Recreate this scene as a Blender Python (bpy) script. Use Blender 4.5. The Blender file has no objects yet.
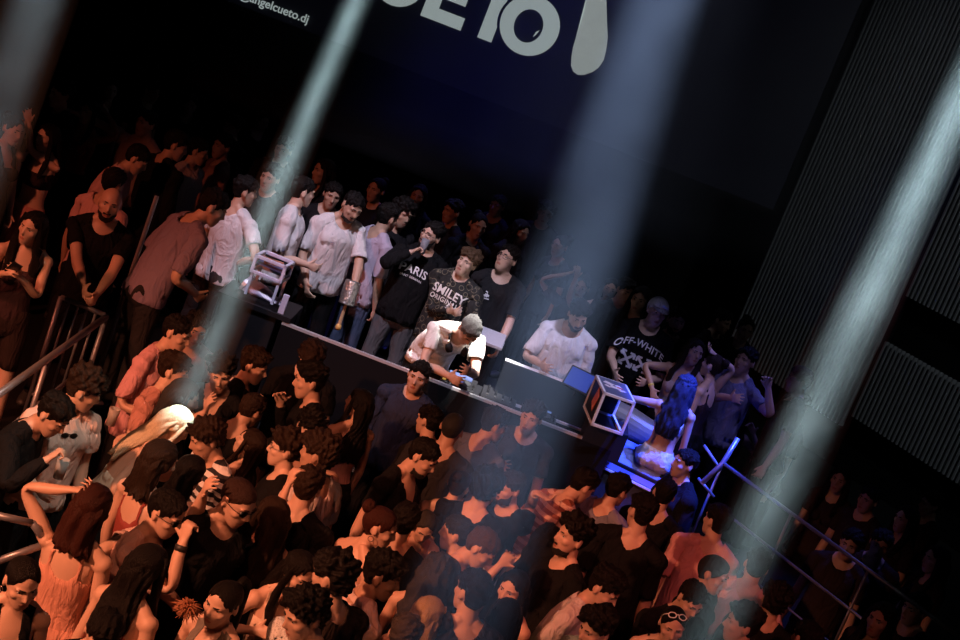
import bpy, bmesh, math, random
import numpy as np
from mathutils import Vector, Matrix, Euler, noise as mnoise
from mathutils.bvhtree import BVHTree
C = bpy.context.scene.collection
PI = math.pi
random.seed(7)
RNG = np.random.default_rng(11)

# ------------------------------------------------------------------ camera model (960x640)
FPX, PITCH, ROLL, CAMZ = 1500.0, math.radians(13.0), math.radians(21.0), 4.85
CP, SP = math.cos(PITCH), math.sin(PITCH)
CR, SR = math.cos(ROLL), math.sin(ROLL)
def uv(px, py):
    dx, dy = px-480.0, py-320.0
    return dx*CR+dy*SR, -dx*SR+dy*CR
def ray(px, py):
    """direction per metre of depth"""
    u, v = uv(px, py); a, b = u/FPX, v/FPX
    return np.array([a, CP-b*SP, -SP-b*CP])
def at_z(px, py, z):
    r = ray(px, py); d = (z-CAMZ)/r[2]
    return r*d+np.array([0, 0, CAMZ])
def at_d(px, py, d):
    return ray(px, py)*d+np.array([0, 0, CAMZ])
def at_y(px, py, y):
    r = ray(px, py); return r*(y/r[1])+np.array([0, 0, CAMZ])
def depth_of(p):
    return p[1]*CP-(p[2]-CAMZ)*SP

# ------------------------------------------------------------------ materials
MATS = {}
def nm(name):
    m = bpy.data.materials.new(name); m.use_nodes = True
    nt = m.node_tree; b = nt.nodes['Principled BSDF']
    return m, nt, b
def setin(b, k, v):
    if k in b.inputs: b.inputs[k].default_value = v
def mat(name, col, rough=.6, metal=0., bump=0., bscale=60., emit=None, estr=0., spec=.5, var=.12, stretch=None):
    key = (name, tuple(col), rough, metal, bump, bscale, estr, var)
    if key in MATS: return MATS[key]
    m, nt, b = nm(name)
    setin(b, 'Roughness', rough); setin(b, 'Metallic', metal); setin(b, 'Specular IOR Level', spec)
    tc = nt.nodes.new('ShaderNodeTexCoord')
    ns = nt.nodes.new('ShaderNodeTexNoise'); ns.inputs['Scale'].default_value = bscale; ns.inputs['Detail'].default_value = 3
    if stretch:
        mp = nt.nodes.new('ShaderNodeMapping'); mp.inputs['Scale'].default_value = stretch
        nt.links.new(tc.outputs['Object'], mp.inputs['Vector']); nt.links.new(mp.outputs['Vector'], ns.inputs['Vector'])
    else:
        nt.links.new(tc.outputs['Object'], ns.inputs['Vector'])
    mx = nt.nodes.new('ShaderNodeMix'); mx.data_type = 'RGBA'
    c = list(col)+[1.0]
    mx.inputs[6].default_value = [max(0, x*(1-var)) for x in col]+[1]
    mx.inputs[7].default_value = [min(1, x*(1+var)) for x in col]+[1]
    nt.links.new(ns.outputs['Fac'], mx.inputs[0]); nt.links.new(mx.outputs[2], b.inputs['Base Color'])
    if bump:
        bp = nt.nodes.new('ShaderNodeBump'); bp.inputs['Strength'].default_value = bump; bp.inputs['Distance'].default_value = .01
        nt.links.new(ns.outputs['Fac'], bp.inputs['Height']); nt.links.new(bp.outputs['Normal'], b.inputs['Normal'])
    if emit:
        b.inputs['Emission Color'].default_value = list(emit)+[1]; b.inputs['Emission Strength'].default_value = estr
    MATS[key] = m
    return m

# ------------------------------------------------------------------ objects
def tag(o, label=None, cat=None, group=None, kind=None):
    if label: o['label'] = label
    if cat: o['category'] = cat
    if group: o['group'] = group
    if kind: o['kind'] = kind
    return o
def mesh_obj(name, V, F, mats, parent=None, mi=None, smooth=True, loc=None, rotz=0.):
    me = bpy.data.meshes.new(name)
    V = np.asarray(V, dtype=np.float32)
    if isinstance(F, np.ndarray) and F.shape[1] == 3:
        nf = len(F)
        me.vertices.add(len(V)); me.vertices.foreach_set('co', V.ravel())
        me.loops.add(nf*3); me.loops.foreach_set('vertex_index', F.astype(np.int32).ravel())
        me.polygons.add(nf); me.polygons.foreach_set('loop_start', np.arange(0, nf*3, 3, dtype=np.int32))
        me.update(calc_edges=True)
    else:
        me.from_pydata([tuple(map(float, v)) for v in V], [], [tuple(map(int, f)) for f in F]); me.update()
    for m in (mats if isinstance(mats, (list, tuple)) else [mats]): me.materials.append(m)
    if mi is not None: me.polygons.foreach_set('material_index', np.asarray(mi, dtype=np.int32))
    if smooth: me.polygons.foreach_set('use_smooth', np.ones(len(me.polygons), dtype=bool))
    o = bpy.data.objects.new(name, me); C.objects.link(o)
    if loc is not None: o.location = loc
    if rotz: o.rotation_euler = (0, 0, rotz)
    if parent is not None: o.parent = parent
    return o
def bm_obj(name, bm, m, parent=None, smooth=False, loc=None, rotz=0.):
    me = bpy.data.meshes.new(name); bm.normal_update(); bm.to_mesh(me); bm.free()
    for x in (m if isinstance(m, (list, tuple)) else [m]): me.materials.append(x)
    if smooth: me.polygons.foreach_set('use_smooth', np.ones(len(me.polygons), dtype=bool))
    o = bpy.data.objects.new(name, me); C.objects.link(o)
    if loc is not None: o.location = loc
    if rotz: o.rotation_euler = (0, 0, rotz)
    if parent is not None: o.parent = parent
    return o
def empty(name, loc, rotz=0.):
    o = bpy.data.objects.new(name, None); C.objects.link(o); o.location = loc; o.rotation_euler = (0, 0, rotz); o.empty_display_size = .1
    return o
def box(bm, c, s, rot=None, bev=0.):
    r = bmesh.ops.create_cube(bm, size=1.0)
    M = Matrix.Translation(c) @ (rot.to_4x4() if rot is not None else Matrix.Identity(4)) @ Matrix.Diagonal((s[0], s[1], s[2], 1))
    bmesh.ops.transform(bm, matrix=M, verts=r['verts'])
    if bev > 0:
        es = list({e for v in r['verts'] for e in v.link_edges})
        bmesh.ops.bevel(bm, geom=es, offset=bev, segments=2, affect='EDGES', profile=.5)
def tube(bm, pts, rad, n=10, caps=True):
    pts = [Vector(p) for p in pts]
    rad = rad if isinstance(rad, (list, tuple)) else [rad]*len(pts)
    rings = []; prev = None
    for i, p in enumerate(pts):
        t = (pts[min(i+1, len(pts)-1)]-pts[max(i-1, 0)]).normalized()
        if prev is None:
            a = Vector((0, 0, 1)) if abs(t.z) < .9 else Vector((1, 0, 0))
            u = t.cross(a).normalized()
        else:
            u = (prev-t*prev.dot(t)).normalized()
        prev = u; w = t.cross(u)
        r = rad[i]; rx, ry = (r if isinstance(r, (tuple, list)) else (r, r))
        rings.append([bm.verts.new(p+u*math.cos(2*PI*k/n)*rx+w*math.sin(2*PI*k/n)*ry) for k in range(n)])
    for a, b in zip(rings, rings[1:]):
        for k in range(n): bm.faces.new((a[k], a[(k+1) % n], b[(k+1) % n], b[k]))
    if caps:
        bm.faces.new(list(reversed(rings[0]))); bm.faces.new(rings[-1])
def rings_loft(bm, rings, n=24):
    """rings: (cx,cy,cz, rx,ry) horizontal ellipses"""
    rs = []
    for (cx, cy, cz, rx, ry) in rings:
        rs.append([bm.verts.new((cx+rx*math.cos(2*PI*k/n), cy+ry*math.sin(2*PI*k/n), cz)) for k in range(n)])
    for a, b in zip(rs, rs[1:]):
        for k in range(n): bm.faces.new((a[k], a[(k+1) % n], b[(k+1) % n], b[k]))
    bm.faces.new(list(reversed(rs[0]))); bm.faces.new(rs[-1])
def ellipsoid(bm, c, r, rot=None, seg=16):
    q = bmesh.ops.create_uvsphere(bm, u_segments=seg, v_segments=max(6, seg//2+2), radius=1.0)
    M = Matrix.Translation(c) @ (rot.to_4x4() if rot is not None else Matrix.Identity(4)) @ Matrix.Diagonal((r[0], r[1], r[2], 1))
    bmesh.ops.transform(bm, matrix=M, verts=q['verts'])
def prism(bm, poly, y0, y1):
    """polygon in local x,z extruded along y"""
    a = [bm.verts.new((x, y0, z)) for x, z in poly]; b = [bm.verts.new((x, y1, z)) for x, z in poly]
    bm.faces.new(a); bm.faces.new(list(reversed(b)))
    for k in range(len(poly)):
        j = (k+1) % len(poly); bm.faces.new((a[j], a[k], b[k], b[j]))

# ------------------------------------------------------------------ body template
class Template: pass
def build_template(sex, lo=False):
    f = sex == 'F'
    T = Template(); T.sex = sex; T.lo = lo
    S = .95 if f else 1.0
    bm = bmesh.new()
    sh = .158 if f else .187                       # shoulder half width
    J = {}
    J['shz'] = 1.415
    A = Vector((.72, 0, -.694)).normalized()      # arm axis (right side)
    # torso
    if f:
        tor = [(0,-.005,.80,.10,.075),(0,-.01,.85,.150,.105),(0,-.012,.91,.172,.118),(0,-.008,.97,.162,.108),(0,.0,1.04,.132,.092),(0,.002,1.10,.120,.085),
               (0,.0,1.18,.128,.092),(0,.0,1.26,.138,.100),(0,-.004,1.34,.146,.100),(0,-.014,1.405,.142,.085),(0,-.022,1.45,.09,.065),(0,-.025,1.49,.052,.052)]
    else:
        tor = [(0,-.005,.80,.10,.08),(0,-.01,.85,.150,.105),(0,-.012,.91,.165,.116),(0,-.008,.98,.160,.110),(0,.0,1.06,.148,.102),(0,.0,1.15,.152,.106),
               (0,.002,1.25,.168,.118),(0,.0,1.34,.180,.120),(0,-.012,1.41,.172,.102),(0,-.022,1.46,.115,.080),(0,-.025,1.50,.064,.062)]
    rings_loft(bm, tor, 32)
    nr = .047 if f else .058
    tube(bm, [(0,-.028,1.44),(0,-.022,1.50),(0,-.004,1.60)], [nr*1.15, nr, nr*.97], 20)
    for s in (-1, 1):
        if f: ellipsoid(bm, (s*.068,.085,1.275),(.058,.055,.058))
        else: ellipsoid(bm, (s*.075,.062,1.325),(.085,.052,.065))
        ellipsoid(bm, (s*.078,-.075,.885),(.082,.068,.078) if f else (.075,.062,.075))
        tube(bm, [(s*.03,-.03,1.52),(s*.09,-.028,1.465),(s*(sh-.02),-.018,1.418)], [.034 if f else .042, .04 if f else .05, .046 if f else .055], 14)
        so = Vector((s*sh,-.015,J['shz'])); ax = Vector((s*A.x,0,A.z))
        ellipsoid(bm, so, (.052,.055,.055) if f else (.063,.062,.064))
        k = .84 if f else 1.0
        L1, L2 = .285*(.95 if f else 1), .25*(.95 if f else 1)
        e = so+ax*L1; w = e+ax*L2
        tube(bm, [so-ax*.02, so+ax*L1*.35, so+ax*L1*.7, e, e+ax*L2*.25, e+ax*L2*.6, w, w+ax*.015],
             [.052*k, .050*k, .044*k, .039*k, .042*k, .036*k, (.028*k,.023*k), (.028*k,.02*k)], 16)
        # hand: palm width along y, thickness across
        yv = Vector((0,1,0)); nvv = ax.cross(yv).normalized()
        pl = .088*(.93 if f else 1); hk = .92 if f else 1.0
        p0 = w+ax*.012
        for (t0, wd) in ((.1,.028),(.4,.036),(.75,.041),(.98,.039)):
            pass
        rings = []
        n = 16
        for (t0, wd, th) in ((-.08,.024,.016),(.15,.029,.016),(.45,.037,.0155),(.75,.041,.014),(1.0,.039,.011)):
            c = p0+ax*pl*t0
            rings.append([bm.verts.new(c+yv*math.cos(2*PI*q/n)*wd*hk+nvv*math.sin(2*PI*q/n)*th*hk) for q in range(n)])
        for a, b in zip(rings, rings[1:]):
            for q in range(n): bm.faces.new((a[q], a[(q+1)%n], b[(q+1)%n], b[q]))
        bm.faces.new(list(reversed(rings[0]))); bm.faces.new(rings[-1])
        fing = []
        for i, (yy, ang, ln) in enumerate(((.029,13,.074),(.0105,4,.082),(-.0095,-5,.076),(-.029,-15,.060))):
            b0 = p0+ax*pl*.90+yv*yy*hk; a = math.radians(ang)
            dr = (ax*math.cos(a)+yv*math.sin(a)).normalized()
            ln *= hk
            tube(bm, [b0-dr*.012, b0+dr*ln*.3, b0+dr*ln*.6, b0+dr*ln*.93, b0+dr*ln], [.0088*hk,.0088*hk,.008*hk,.0068*hk,.003], 8)
            fing.append((b0, b0+dr*ln*.5, b0+dr*ln))
        tb = p0+ax*pl*.18+yv*.026*hk; td = (ax*.72+yv*.66+nvv*.2*s).normalized(); ln = .068*hk
        tube(bm, [tb-td*.01, tb+td*ln*.4, tb+td*ln*.75, tb+td*ln*.97, tb+td*ln*1.03], [.0135*hk,.0115*hk,.0095*hk,.0075*hk,.003], 8)
        fing.append((tb, tb+td*ln*.5, tb+td*ln))
        J[s] = dict(so=so, e=e, w=w, hand=p0+ax*pl, fing=fing, ax=ax)
        # leg
        hp = Vector((s*.088,-.005,.885)); kn = Vector((s*.125,.008,.49)); an = Vector((s*.155,-.02,.085))
        q = .97 if f else 1
        tube(bm, [hp+Vector((0,0,.03)), hp+(kn-hp)*.25, hp+(kn-hp)*.6, kn, kn+(an-kn)*.25, kn+(an-kn)*.6, an, an-Vector((0,0,.03))],
             [.088*q,.087*q,.070*q,.054*q,.056*q,.046*q,.036*q,.036*q], 18)
        ft = [an+Vector((0,-.035,-.035)), an+Vector((s*.003,.02,-.035)), an+Vector((s*.01,.09,-.048)), an+Vector((s*.016,.155,-.058)), an+Vector((s*.018,.175,-.062))]
        tube(bm, ft, [(.030,.036),(.038,.044),(.042,.034),(.036,.022),(.02,.012)], 14)
        J[s].update(hp=hp, kn=kn, an=an, toe=ft[-1])
    # head
    jw = .90 if f else 1.0
    ellipsoid(bm, (0,-.002,1.680), (.0755,.099,.088), seg=32)
    rings_loft(bm, [(0,.073,1.538,.022*jw,.016),(0,.062,1.545,.036*jw,.030),(0,.048,1.565,.051*jw,.052),(0,.034,1.595,.062*jw,.070),(0,.022,1.625,.068*(.97 if f else 1),.083),(0,.012,1.66,.073,.091),(0,.008,1.69,.074,.093)], 28)
    tube(bm, [(0,.094,1.685),(0,.104,1.66),(0,.116,1.634),(0,.108,1.622)], [.007,.009,.0115 if not f else .010,.007], 10)
    ellipsoid(bm, (0,.104,1.629), (.0175 if not f else .015,.012,.009))
    for s in (-1, 1):
        ellipsoid(bm, (s*.030,.084,1.688),(.027,.013,.008 if not f else .006))
        ellipsoid(bm, (s*.043,.058,1.640),(.026,.032,.026))
        ellipsoid(bm, (s*.077,-.012,1.652),(.009,.019,.031), Euler((math.radians(12),0,math.radians(s*-22))).to_matrix())
    ellipsoid(bm, (0,.099,1.599),(.021,.0095,.0055)); ellipsoid(bm, (0,.096,1.588),(.018,.0095,.006))
    ellipsoid(bm, (0,.078,1.552),(.02,.016,.014))
    me = bpy.data.meshes.new('tmpl'); bm.to_mesh(me); bm.free()
    o = bpy.data.objects.new('tmpl', me); C.objects.link(o)
    md = o.modifiers.new('r','REMESH'); md.mode = 'VOXEL'; md.voxel_size = .0062; md.adaptivity = 0
    sm = o.modifiers.new('s','SMOOTH'); sm.factor = .5; sm.iterations = 3
    dg = bpy.context.evaluated_depsgraph_get()
    m2 = bpy.data.meshes.new_from_object(o.evaluated_get(dg))
    # sockets, mouth line before decimation
    n = len(m2.vertices); V = np.empty(n*3, np.float32); m2.vertices.foreach_get('co', V); V = V.reshape(-1,3).astype(float)
    for s in (-1, 1):
        d2 = ((V[:,0]-s*.031)/.015)**2+((V[:,2]-1.668)/.0095)**2
        V[:,1] -= np.where(V[:,1] > .04, .0085*np.exp(-d2), 0)
    d2 = (V[:,0]/.022)**2+((V[:,2]-1.5935)/.0022)**2
    V[:,1] -= np.where(V[:,1] > .06, .004*np.exp(-d2), 0)
    m2.vertices.foreach_set('co', V.astype(np.float32).ravel()); m2.update()
    bpy.data.objects.remove(o)
    o = bpy.data.objects.new('tmpl', m2); C.objects.link(o)
    # protect head and hands
    vg = o.vertex_groups.new(name='dec')
    hx = J[1]['w'].x
    face = (V[:,2] > 1.52)
    hand = (np.abs(V[:,0]) > hx+.01)
    w = np.ones(n)
    w[face] = .0; w[hand] = .0
    for val in (0.0, 1.0):
        idx = np.nonzero(w == val)[0].tolist()
        if idx: vg.add(idx, val, 'REPLACE')
    T.debug = (int(face.sum()), int(hand.sum()), n)
    if lo:
        mq = o.modifiers.new('q','DECIMATE'); mq.ratio = .26; mq.use_collapse_triangulate = True
    md = o.modifiers.new('d','DECIMATE'); md.ratio = .17 if not lo else .30; md.vertex_group = 'dec'; md.vertex_group_factor = 1.0; md.use_collapse_triangulate = True
    tr = o.modifiers.new('t','TRIANGULATE')
    dg = bpy.context.evaluated_depsgraph_get()
    m3 = bpy.data.meshes.new_from_object(o.evaluated_get(dg))
    n = len(m3.vertices); V = np.empty(n*3, np.float32); m3.vertices.foreach_get('co', V); V = V.reshape(-1,3).astype(float)
    t = np.empty(len(m3.polygons)*3, np.int32); m3.polygons.foreach_get('vertices', t); F = t.reshape(-1,3)
    bpy.data.objects.remove(o)
    T.V, T.F = V, F
    T.debug += (n, int((V[:,2] > 1.52).sum()), int((np.abs(V[:,0]) > hx+.01).sum()))
    # bones
    B = []; idx = {}
    def bone(name, h, t, par, segs, blend):
        idx[name] = len(B); B.append(dict(name=name, h=np.array(h, float), t=np.array(t, float), par=idx.get(par, -1), segs=segs, blend=blend))
    bone('pelvis',(0,-.005,.93),(0,-.005,1.03),None,[((-.07,0,.90),(.07,0,.90),.10),((0,0,.90),(0,0,1.0),.13)],.09)
    bone('spine',(0,-.01,1.03),(0,0,1.20),'pelvis',[((0,0,1.04),(0,0,1.18),.14)],.09)
    bone('chest',(0,-.01,1.20),(0,-.02,1.45),'spine',[((0,0,1.24),(0,0,1.38),.15),((-.09,-.015,1.40),(.09,-.015,1.40),.075)],.07)
    bone('neck',(0,-.022,1.475),(0,-.004,1.57),'chest',[((0,-.022,1.49),(0,-.01,1.56),.05)],.035)
    bone('head',(0,-.004,1.575),(0,0,1.75),'neck',[((0,.02,1.60),(0,.0,1.70),.085)],.03)
    for s, sd in ((-1,'L'),(1,'R')):
        j = J[s]
        bone('uarm'+sd, j['so'], j['e'], 'chest', [(j['so']+j['ax']*.01, j['e'], .050)], .06)
        bone('farm'+sd, j['e'], j['w'], 'uarm'+sd, [(j['e'], j['w'], .036)], .035)
        bone('hand'+sd, j['w'], j['hand'], 'farm'+sd, [(j['w']+j['ax']*.01, j['hand']-j['ax']*.01, .028)], .02)
        for i, (a, b, c) in enumerate(j['fing']):
            bone('f%da'%i+sd, a, b, 'hand'+sd, [(a, b, .0085)], .008)
            bone('f%db'%i+sd, b, c, 'f%da'%i+sd, [(b, c, .0075)], .007)
        bone('thigh'+sd, j['hp'], j['kn'], 'pelvis', [(j['hp']-Vector((0,0,.06)), j['kn'], .075)], .09)
        bone('shin'+sd, j['kn'], j['an'], 'thigh'+sd, [(j['kn'], j['an'], .048)], .05)
        bone('foot'+sd, j['an'], j['toe'], 'shin'+sd, [(j['an'], j['toe'], .035)], .03)
    nb = len(B)
    D = np.full((n, nb), 9.0)
    for i, b in enumerate(B):
        for (p, q, r) in b['segs']:
            p = np.array(p, float); q = np.array(q, float); dv = q-p
            tt = np.clip(((V-p)@dv)/(dv@dv), 0, 1)
            D[:, i] = np.minimum(D[:, i], np.linalg.norm(V-(p+tt[:,None]*dv), axis=1)-r)
    # keep sides apart
    for i, b in enumerate(B):
        if b['name'].endswith('L'): D[V[:,0] > .02, i] = 9
        if b['name'].endswith('R'): D[V[:,0] < -.02, i] = 9
    m = D.min(1); am = D.argmin(1)
    adj = np.eye(nb, dtype=bool)
    for i, b in enumerate(B):
        if b['par'] >= 0: adj[i, b['par']] = adj[b['par'], i] = True
    bl = np.array([b['blend'] for b in B])
    W = np.clip(1-(D-m[:,None])/np.maximum(bl[None,:], bl[am][:,None]), 0, 1)**2
    W *= adj[am]
    W /= W.sum(1, keepdims=True)
    # smooth weights a little
    e = np.unique(np.sort(np.concatenate([F[:,[0,1]],F[:,[1,2]],F[:,[2,0]]]),1),axis=0)
    deg = np.bincount(e.ravel(), minlength=n).astype(float)
    soft = 1-(np.abs(V[:,0]) > hx-.01)*.8
    for _ in range(4):
        acc = np.zeros_like(W)
        np.add.at(acc, e[:,0], W[e[:,1]]); np.add.at(acc, e[:,1], W[e[:,0]])
        acc /= np.maximum(deg,1)[:,None]
        k = (.5*soft)[:,None]
        W = W*(1-k)+acc*k
    W[W < .01] = 0; W /= W.sum(1, keepdims=True)
    T.W, T.B, T.idx, T.J = W, B, idx, J
    T.sh = sh
    T.N = normals(V, F)
    arm = [i for i, b in enumerate(B) if b['name'][:4] in ('uarm','farm','hand') or b['name'][0] == 'f' and b['name'][1].isdigit()]
    T.armw = W[:, arm].sum(1)
    # material regions on faces: 0 skin, 1 lips
    cen = V[F].mean(1)
    lips = ((cen[:,0]/.0225)**2+((cen[:,2]-1.5935)/.0105)**2 < 1) & (cen[:,1] > .085)
    T.mi = lips.astype(np.int32)
    T.cache = {}
    return T
def normals(V, F):
    fn = np.cross(V[F[:,1]]-V[F[:,0]], V[F[:,2]]-V[F[:,0]])
    N = np.zeros_like(V)
    for k in range(3): np.add.at(N, F[:,k], fn)
    return N/np.maximum(np.linalg.norm(N, axis=1, keepdims=True), 1e-12)
def clip(V, F, A, g):
    """keep g>0, A: per-vertex attribute matrix, interpolated"""
    pos = g > 0
    cnt = pos[F].sum(1)
    out = [F[cnt == 3]]
    mixed = np.nonzero((cnt == 1) | (cnt == 2))[0]
    nv = len(V); newV = []; newA = []; key = {}
    def cut(a, b):
        k = (a, b) if a < b else (b, a)
        if k in key: return key[k]
        a, b = k
        t = g[a]/(g[a]-g[b]); t = min(max(t, .02), .98)
        newV.append(V[a]*(1-t)+V[b]*t); newA.append(A[a]*(1-t)+A[b]*t)
        key[k] = nv+len(newV)-1
        return key[k]
    tris = []
    for i in mixed:
        f = [int(x) for x in F[i]]; p = [bool(pos[x]) for x in f]
        if sum(p) == 1:
            k = p.index(True); a, b, c = f[k], f[(k+1)%3], f[(k+2)%3]
            tris.append((a, cut(a,b), cut(a,c)))
        else:
            k = p.index(False); a, b, c = f[k], f[(k+1)%3], f[(k+2)%3]
            ab, ac = cut(a,b), cut(a,c)
            tris += [(ab, b, c), (ab, c, ac)]
    Fo = np.concatenate([out[0], np.array(tris, dtype=np.int64).reshape(-1,3)]).astype(np.int64)
    Vo = np.concatenate([V, np.array(newV).reshape(-1,3)]); Ao = np.concatenate([A, np.array(newA).reshape(-1,A.shape[1])])
    used = np.unique(Fo); mp = np.full(len(Vo), -1); mp[used] = np.arange(len(used))
    return Vo[used], mp[Fo], Ao[used]
def rim(V, F, N, depth, A):
    """boundary loop gets an inward lip so that cloth has a thickness"""
    e = np.concatenate([F[:,[0,1]],F[:,[1,2]],F[:,[2,0]]])
    s = np.sort(e,1); _, inv, c = np.unique(s, axis=0, return_inverse=True, return_counts=True)
    b = e[c[inv.ravel()] == 1]
    if len(b) == 0: return V, F, A, N
    bv = np.unique(b); mp = {int(v): len(V)+i for i, v in enumerate(bv)}
    V2 = np.concatenate([V, V[bv]-N[bv]*depth]); A2 = np.concatenate([A, A[bv]]); N2 = np.concatenate([N, N[bv]])
    q = []
    for a, c_ in b:
        a, c_ = int(a), int(c_); q += [(c_, a, mp[a]), (c_, mp[a], mp[c_])]
    return V2, np.concatenate([F, np.array(q, dtype=np.int64)]), A2, N2
def snoise(P, scale, seed, octv=3):
    r = np.random.default_rng(seed); out = np.zeros(len(P)); amp = 1.; tot = 0
    for o in range(octv):
        for _ in range(3):
            k = r.normal(size=3); k /= np.linalg.norm(k); ph = r.uniform(0, 6.28)
            out += amp*np.sin(P@(k*scale*r.uniform(.8,1.3))+ph); tot += amp
        scale *= 1.9; amp *= .6
    return out/tot*1.7
def sstep(a, b, x):
    t = np.clip((x-a)/(b-a), 0, 1); return t*t*(3-2*t)

# ------------------------------------------------------------------ garments (rest pose, cached)
def garment(T, kind):
    if kind in T.cache: return T.cache[kind]
    V, F, N = T.V, T.F, T.N
    x, y, z = V.T; ax = np.abs(x)
    J = T.J[1]; so, A = J['so'], J['ax']
    s = (ax-so.x)*A.x+(z-so.z)*A.z
    arm = T.armw > .5
    f = T.sex == 'F'
    nb = T.W.shape[1]
    big = 9.0
    def neck(rx, ry, yc):
        rho = np.sqrt((x/rx)**2+((y-yc)/ry)**2)
        return np.where(z > 1.34, np.minimum((rho-1)*.08, 1.535-z), big)
    L1 = (J['e']-so).length; L2 = (J['w']-J['e']).length
    headcut = 1.53-z
    off = np.full(len(V), .010); boxy = None; depth = .008
    if kind in ('tee','polo','tee_loose','vneck','jumper','jumper_fit','shirt_open'):
        hem = .86
        sl = {'tee':.62*L1,'polo':.60*L1,'tee_loose':.86*L1,'vneck':.6*L1,'jumper':L1+L2*.97,'jumper_fit':L1+L2*.97,'shirt_open':.7*L1}[kind]
        g = np.where(arm, sl-s, z-hem)
        nk = neck(.088 if not f else .078, .092 if not f else .085, -.018)
        if kind in ('polo','jumper','jumper_fit'): nk = neck(.076 if not f else .066, .078 if not f else .070, -.022)
        if kind == 'vneck' or kind == 'shirt_open':
            dep = .10 if kind == 'vneck' else .2
            nk = np.where(y > -.01, nk-np.clip(.06-ax,0,1)*dep/.06, nk)
        g = np.minimum(g, nk)
        loose = {'tee':.6,'polo':.5,'tee_loose':.95,'vneck':.45,'jumper':.8,'jumper_fit':.35,'shirt_open':.6}[kind]
        fl = .016*np.clip(s/sl,0,1)*loose if sl < L1 else .014*loose*(1-sstep(L1*.9,L1+L2*.95,s))
        off = np.where(arm, .010+fl, .011)
        boxy = loose
    elif kind in ('tank','crop_tank','strap_dress','camisole'):
        hem = {'tank':.90,'crop_tank':1.12,'strap_dress':.62,'camisole':.92}[kind]
        zb = np.where(y > 0, 1.335, 1.29 if kind != 'tank' else 1.33)
        wid = .026 if kind == 'tank' else .0085
        top = np.maximum(zb-z, np.where((z > 1.25)&(z < 1.51), wid-np.abs(ax-.078), -big))
        g = np.minimum(np.minimum(z-hem, top), (.5-T.armw)*.1)
        off = np.full(len(V), .006); depth = .005; boxy = .15 if kind == 'tank' else None
    elif kind == 'bandeau':
        g = np.minimum(np.minimum(z-1.20, 1.335-z), (.5-T.armw)*.1); off = np.full(len(V), .006)
    elif kind == 'halter':
        top = np.where(y > 0, .5*(1.50-z)-(ax-.03)*.5, 1.16-z)
        g = np.minimum(np.minimum(z-.95, top), np.minimum((.5-T.armw)*.1, 1.475-z)); off = np.full(len(V), .006)
    elif kind in ('trousers','jeans','shorts','skirt'):
        zt = 1.02 if f else .99
        zb = {'trousers':.075,'jeans':.075,'shorts':.52,'skirt':.55}[kind]
        g = np.where(arm, -big, np.minimum(zt-z, z-zb))
        off = np.where(z < .5, .016, .009)
        if kind == 'skirt': boxy = None
    elif kind in ('shoeL','shoeR'):
        sd = -1 if kind == 'shoeL' else 1
        g = np.where((x*sd > 0) & ~arm, .10-z, -big); off = np.where(z < .03, .012, .010)
    A_ = np.concatenate([T.W, N, off[:,None], T.armw[:,None]], 1)
    v, fc, a = clip(V, F, A_, g)
    W, n, of, aw = a[:, :nb], a[:, nb:nb+3], a[:, nb+3], a[:, nb+4]
    n /= np.maximum(np.linalg.norm(n, axis=1, keepdims=True), 1e-9)
    v = v+n*of[:,None]
    if boxy:
        zz = v[:,2]; k = sstep(1.43, 1.33, zz)*(1-sstep(.3,.6,aw))*boxy
        rx = (.188 if not f else .158)+.01*boxy; ry = (.133 if not f else .130)
        rho = np.sqrt((v[:,0]/rx)**2+(v[:,1]/ry)**2)
        sc = np.where(rho < 1, 1/np.maximum(rho,.2), 1); sc = 1+(sc-1)*k
        v[:,0] *= sc; v[:,1] *= sc
    res = dict(V=v, F=fc, W=W, N=n, aw=aw, depth=depth)
    T.cache[kind] = res
    return res

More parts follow.
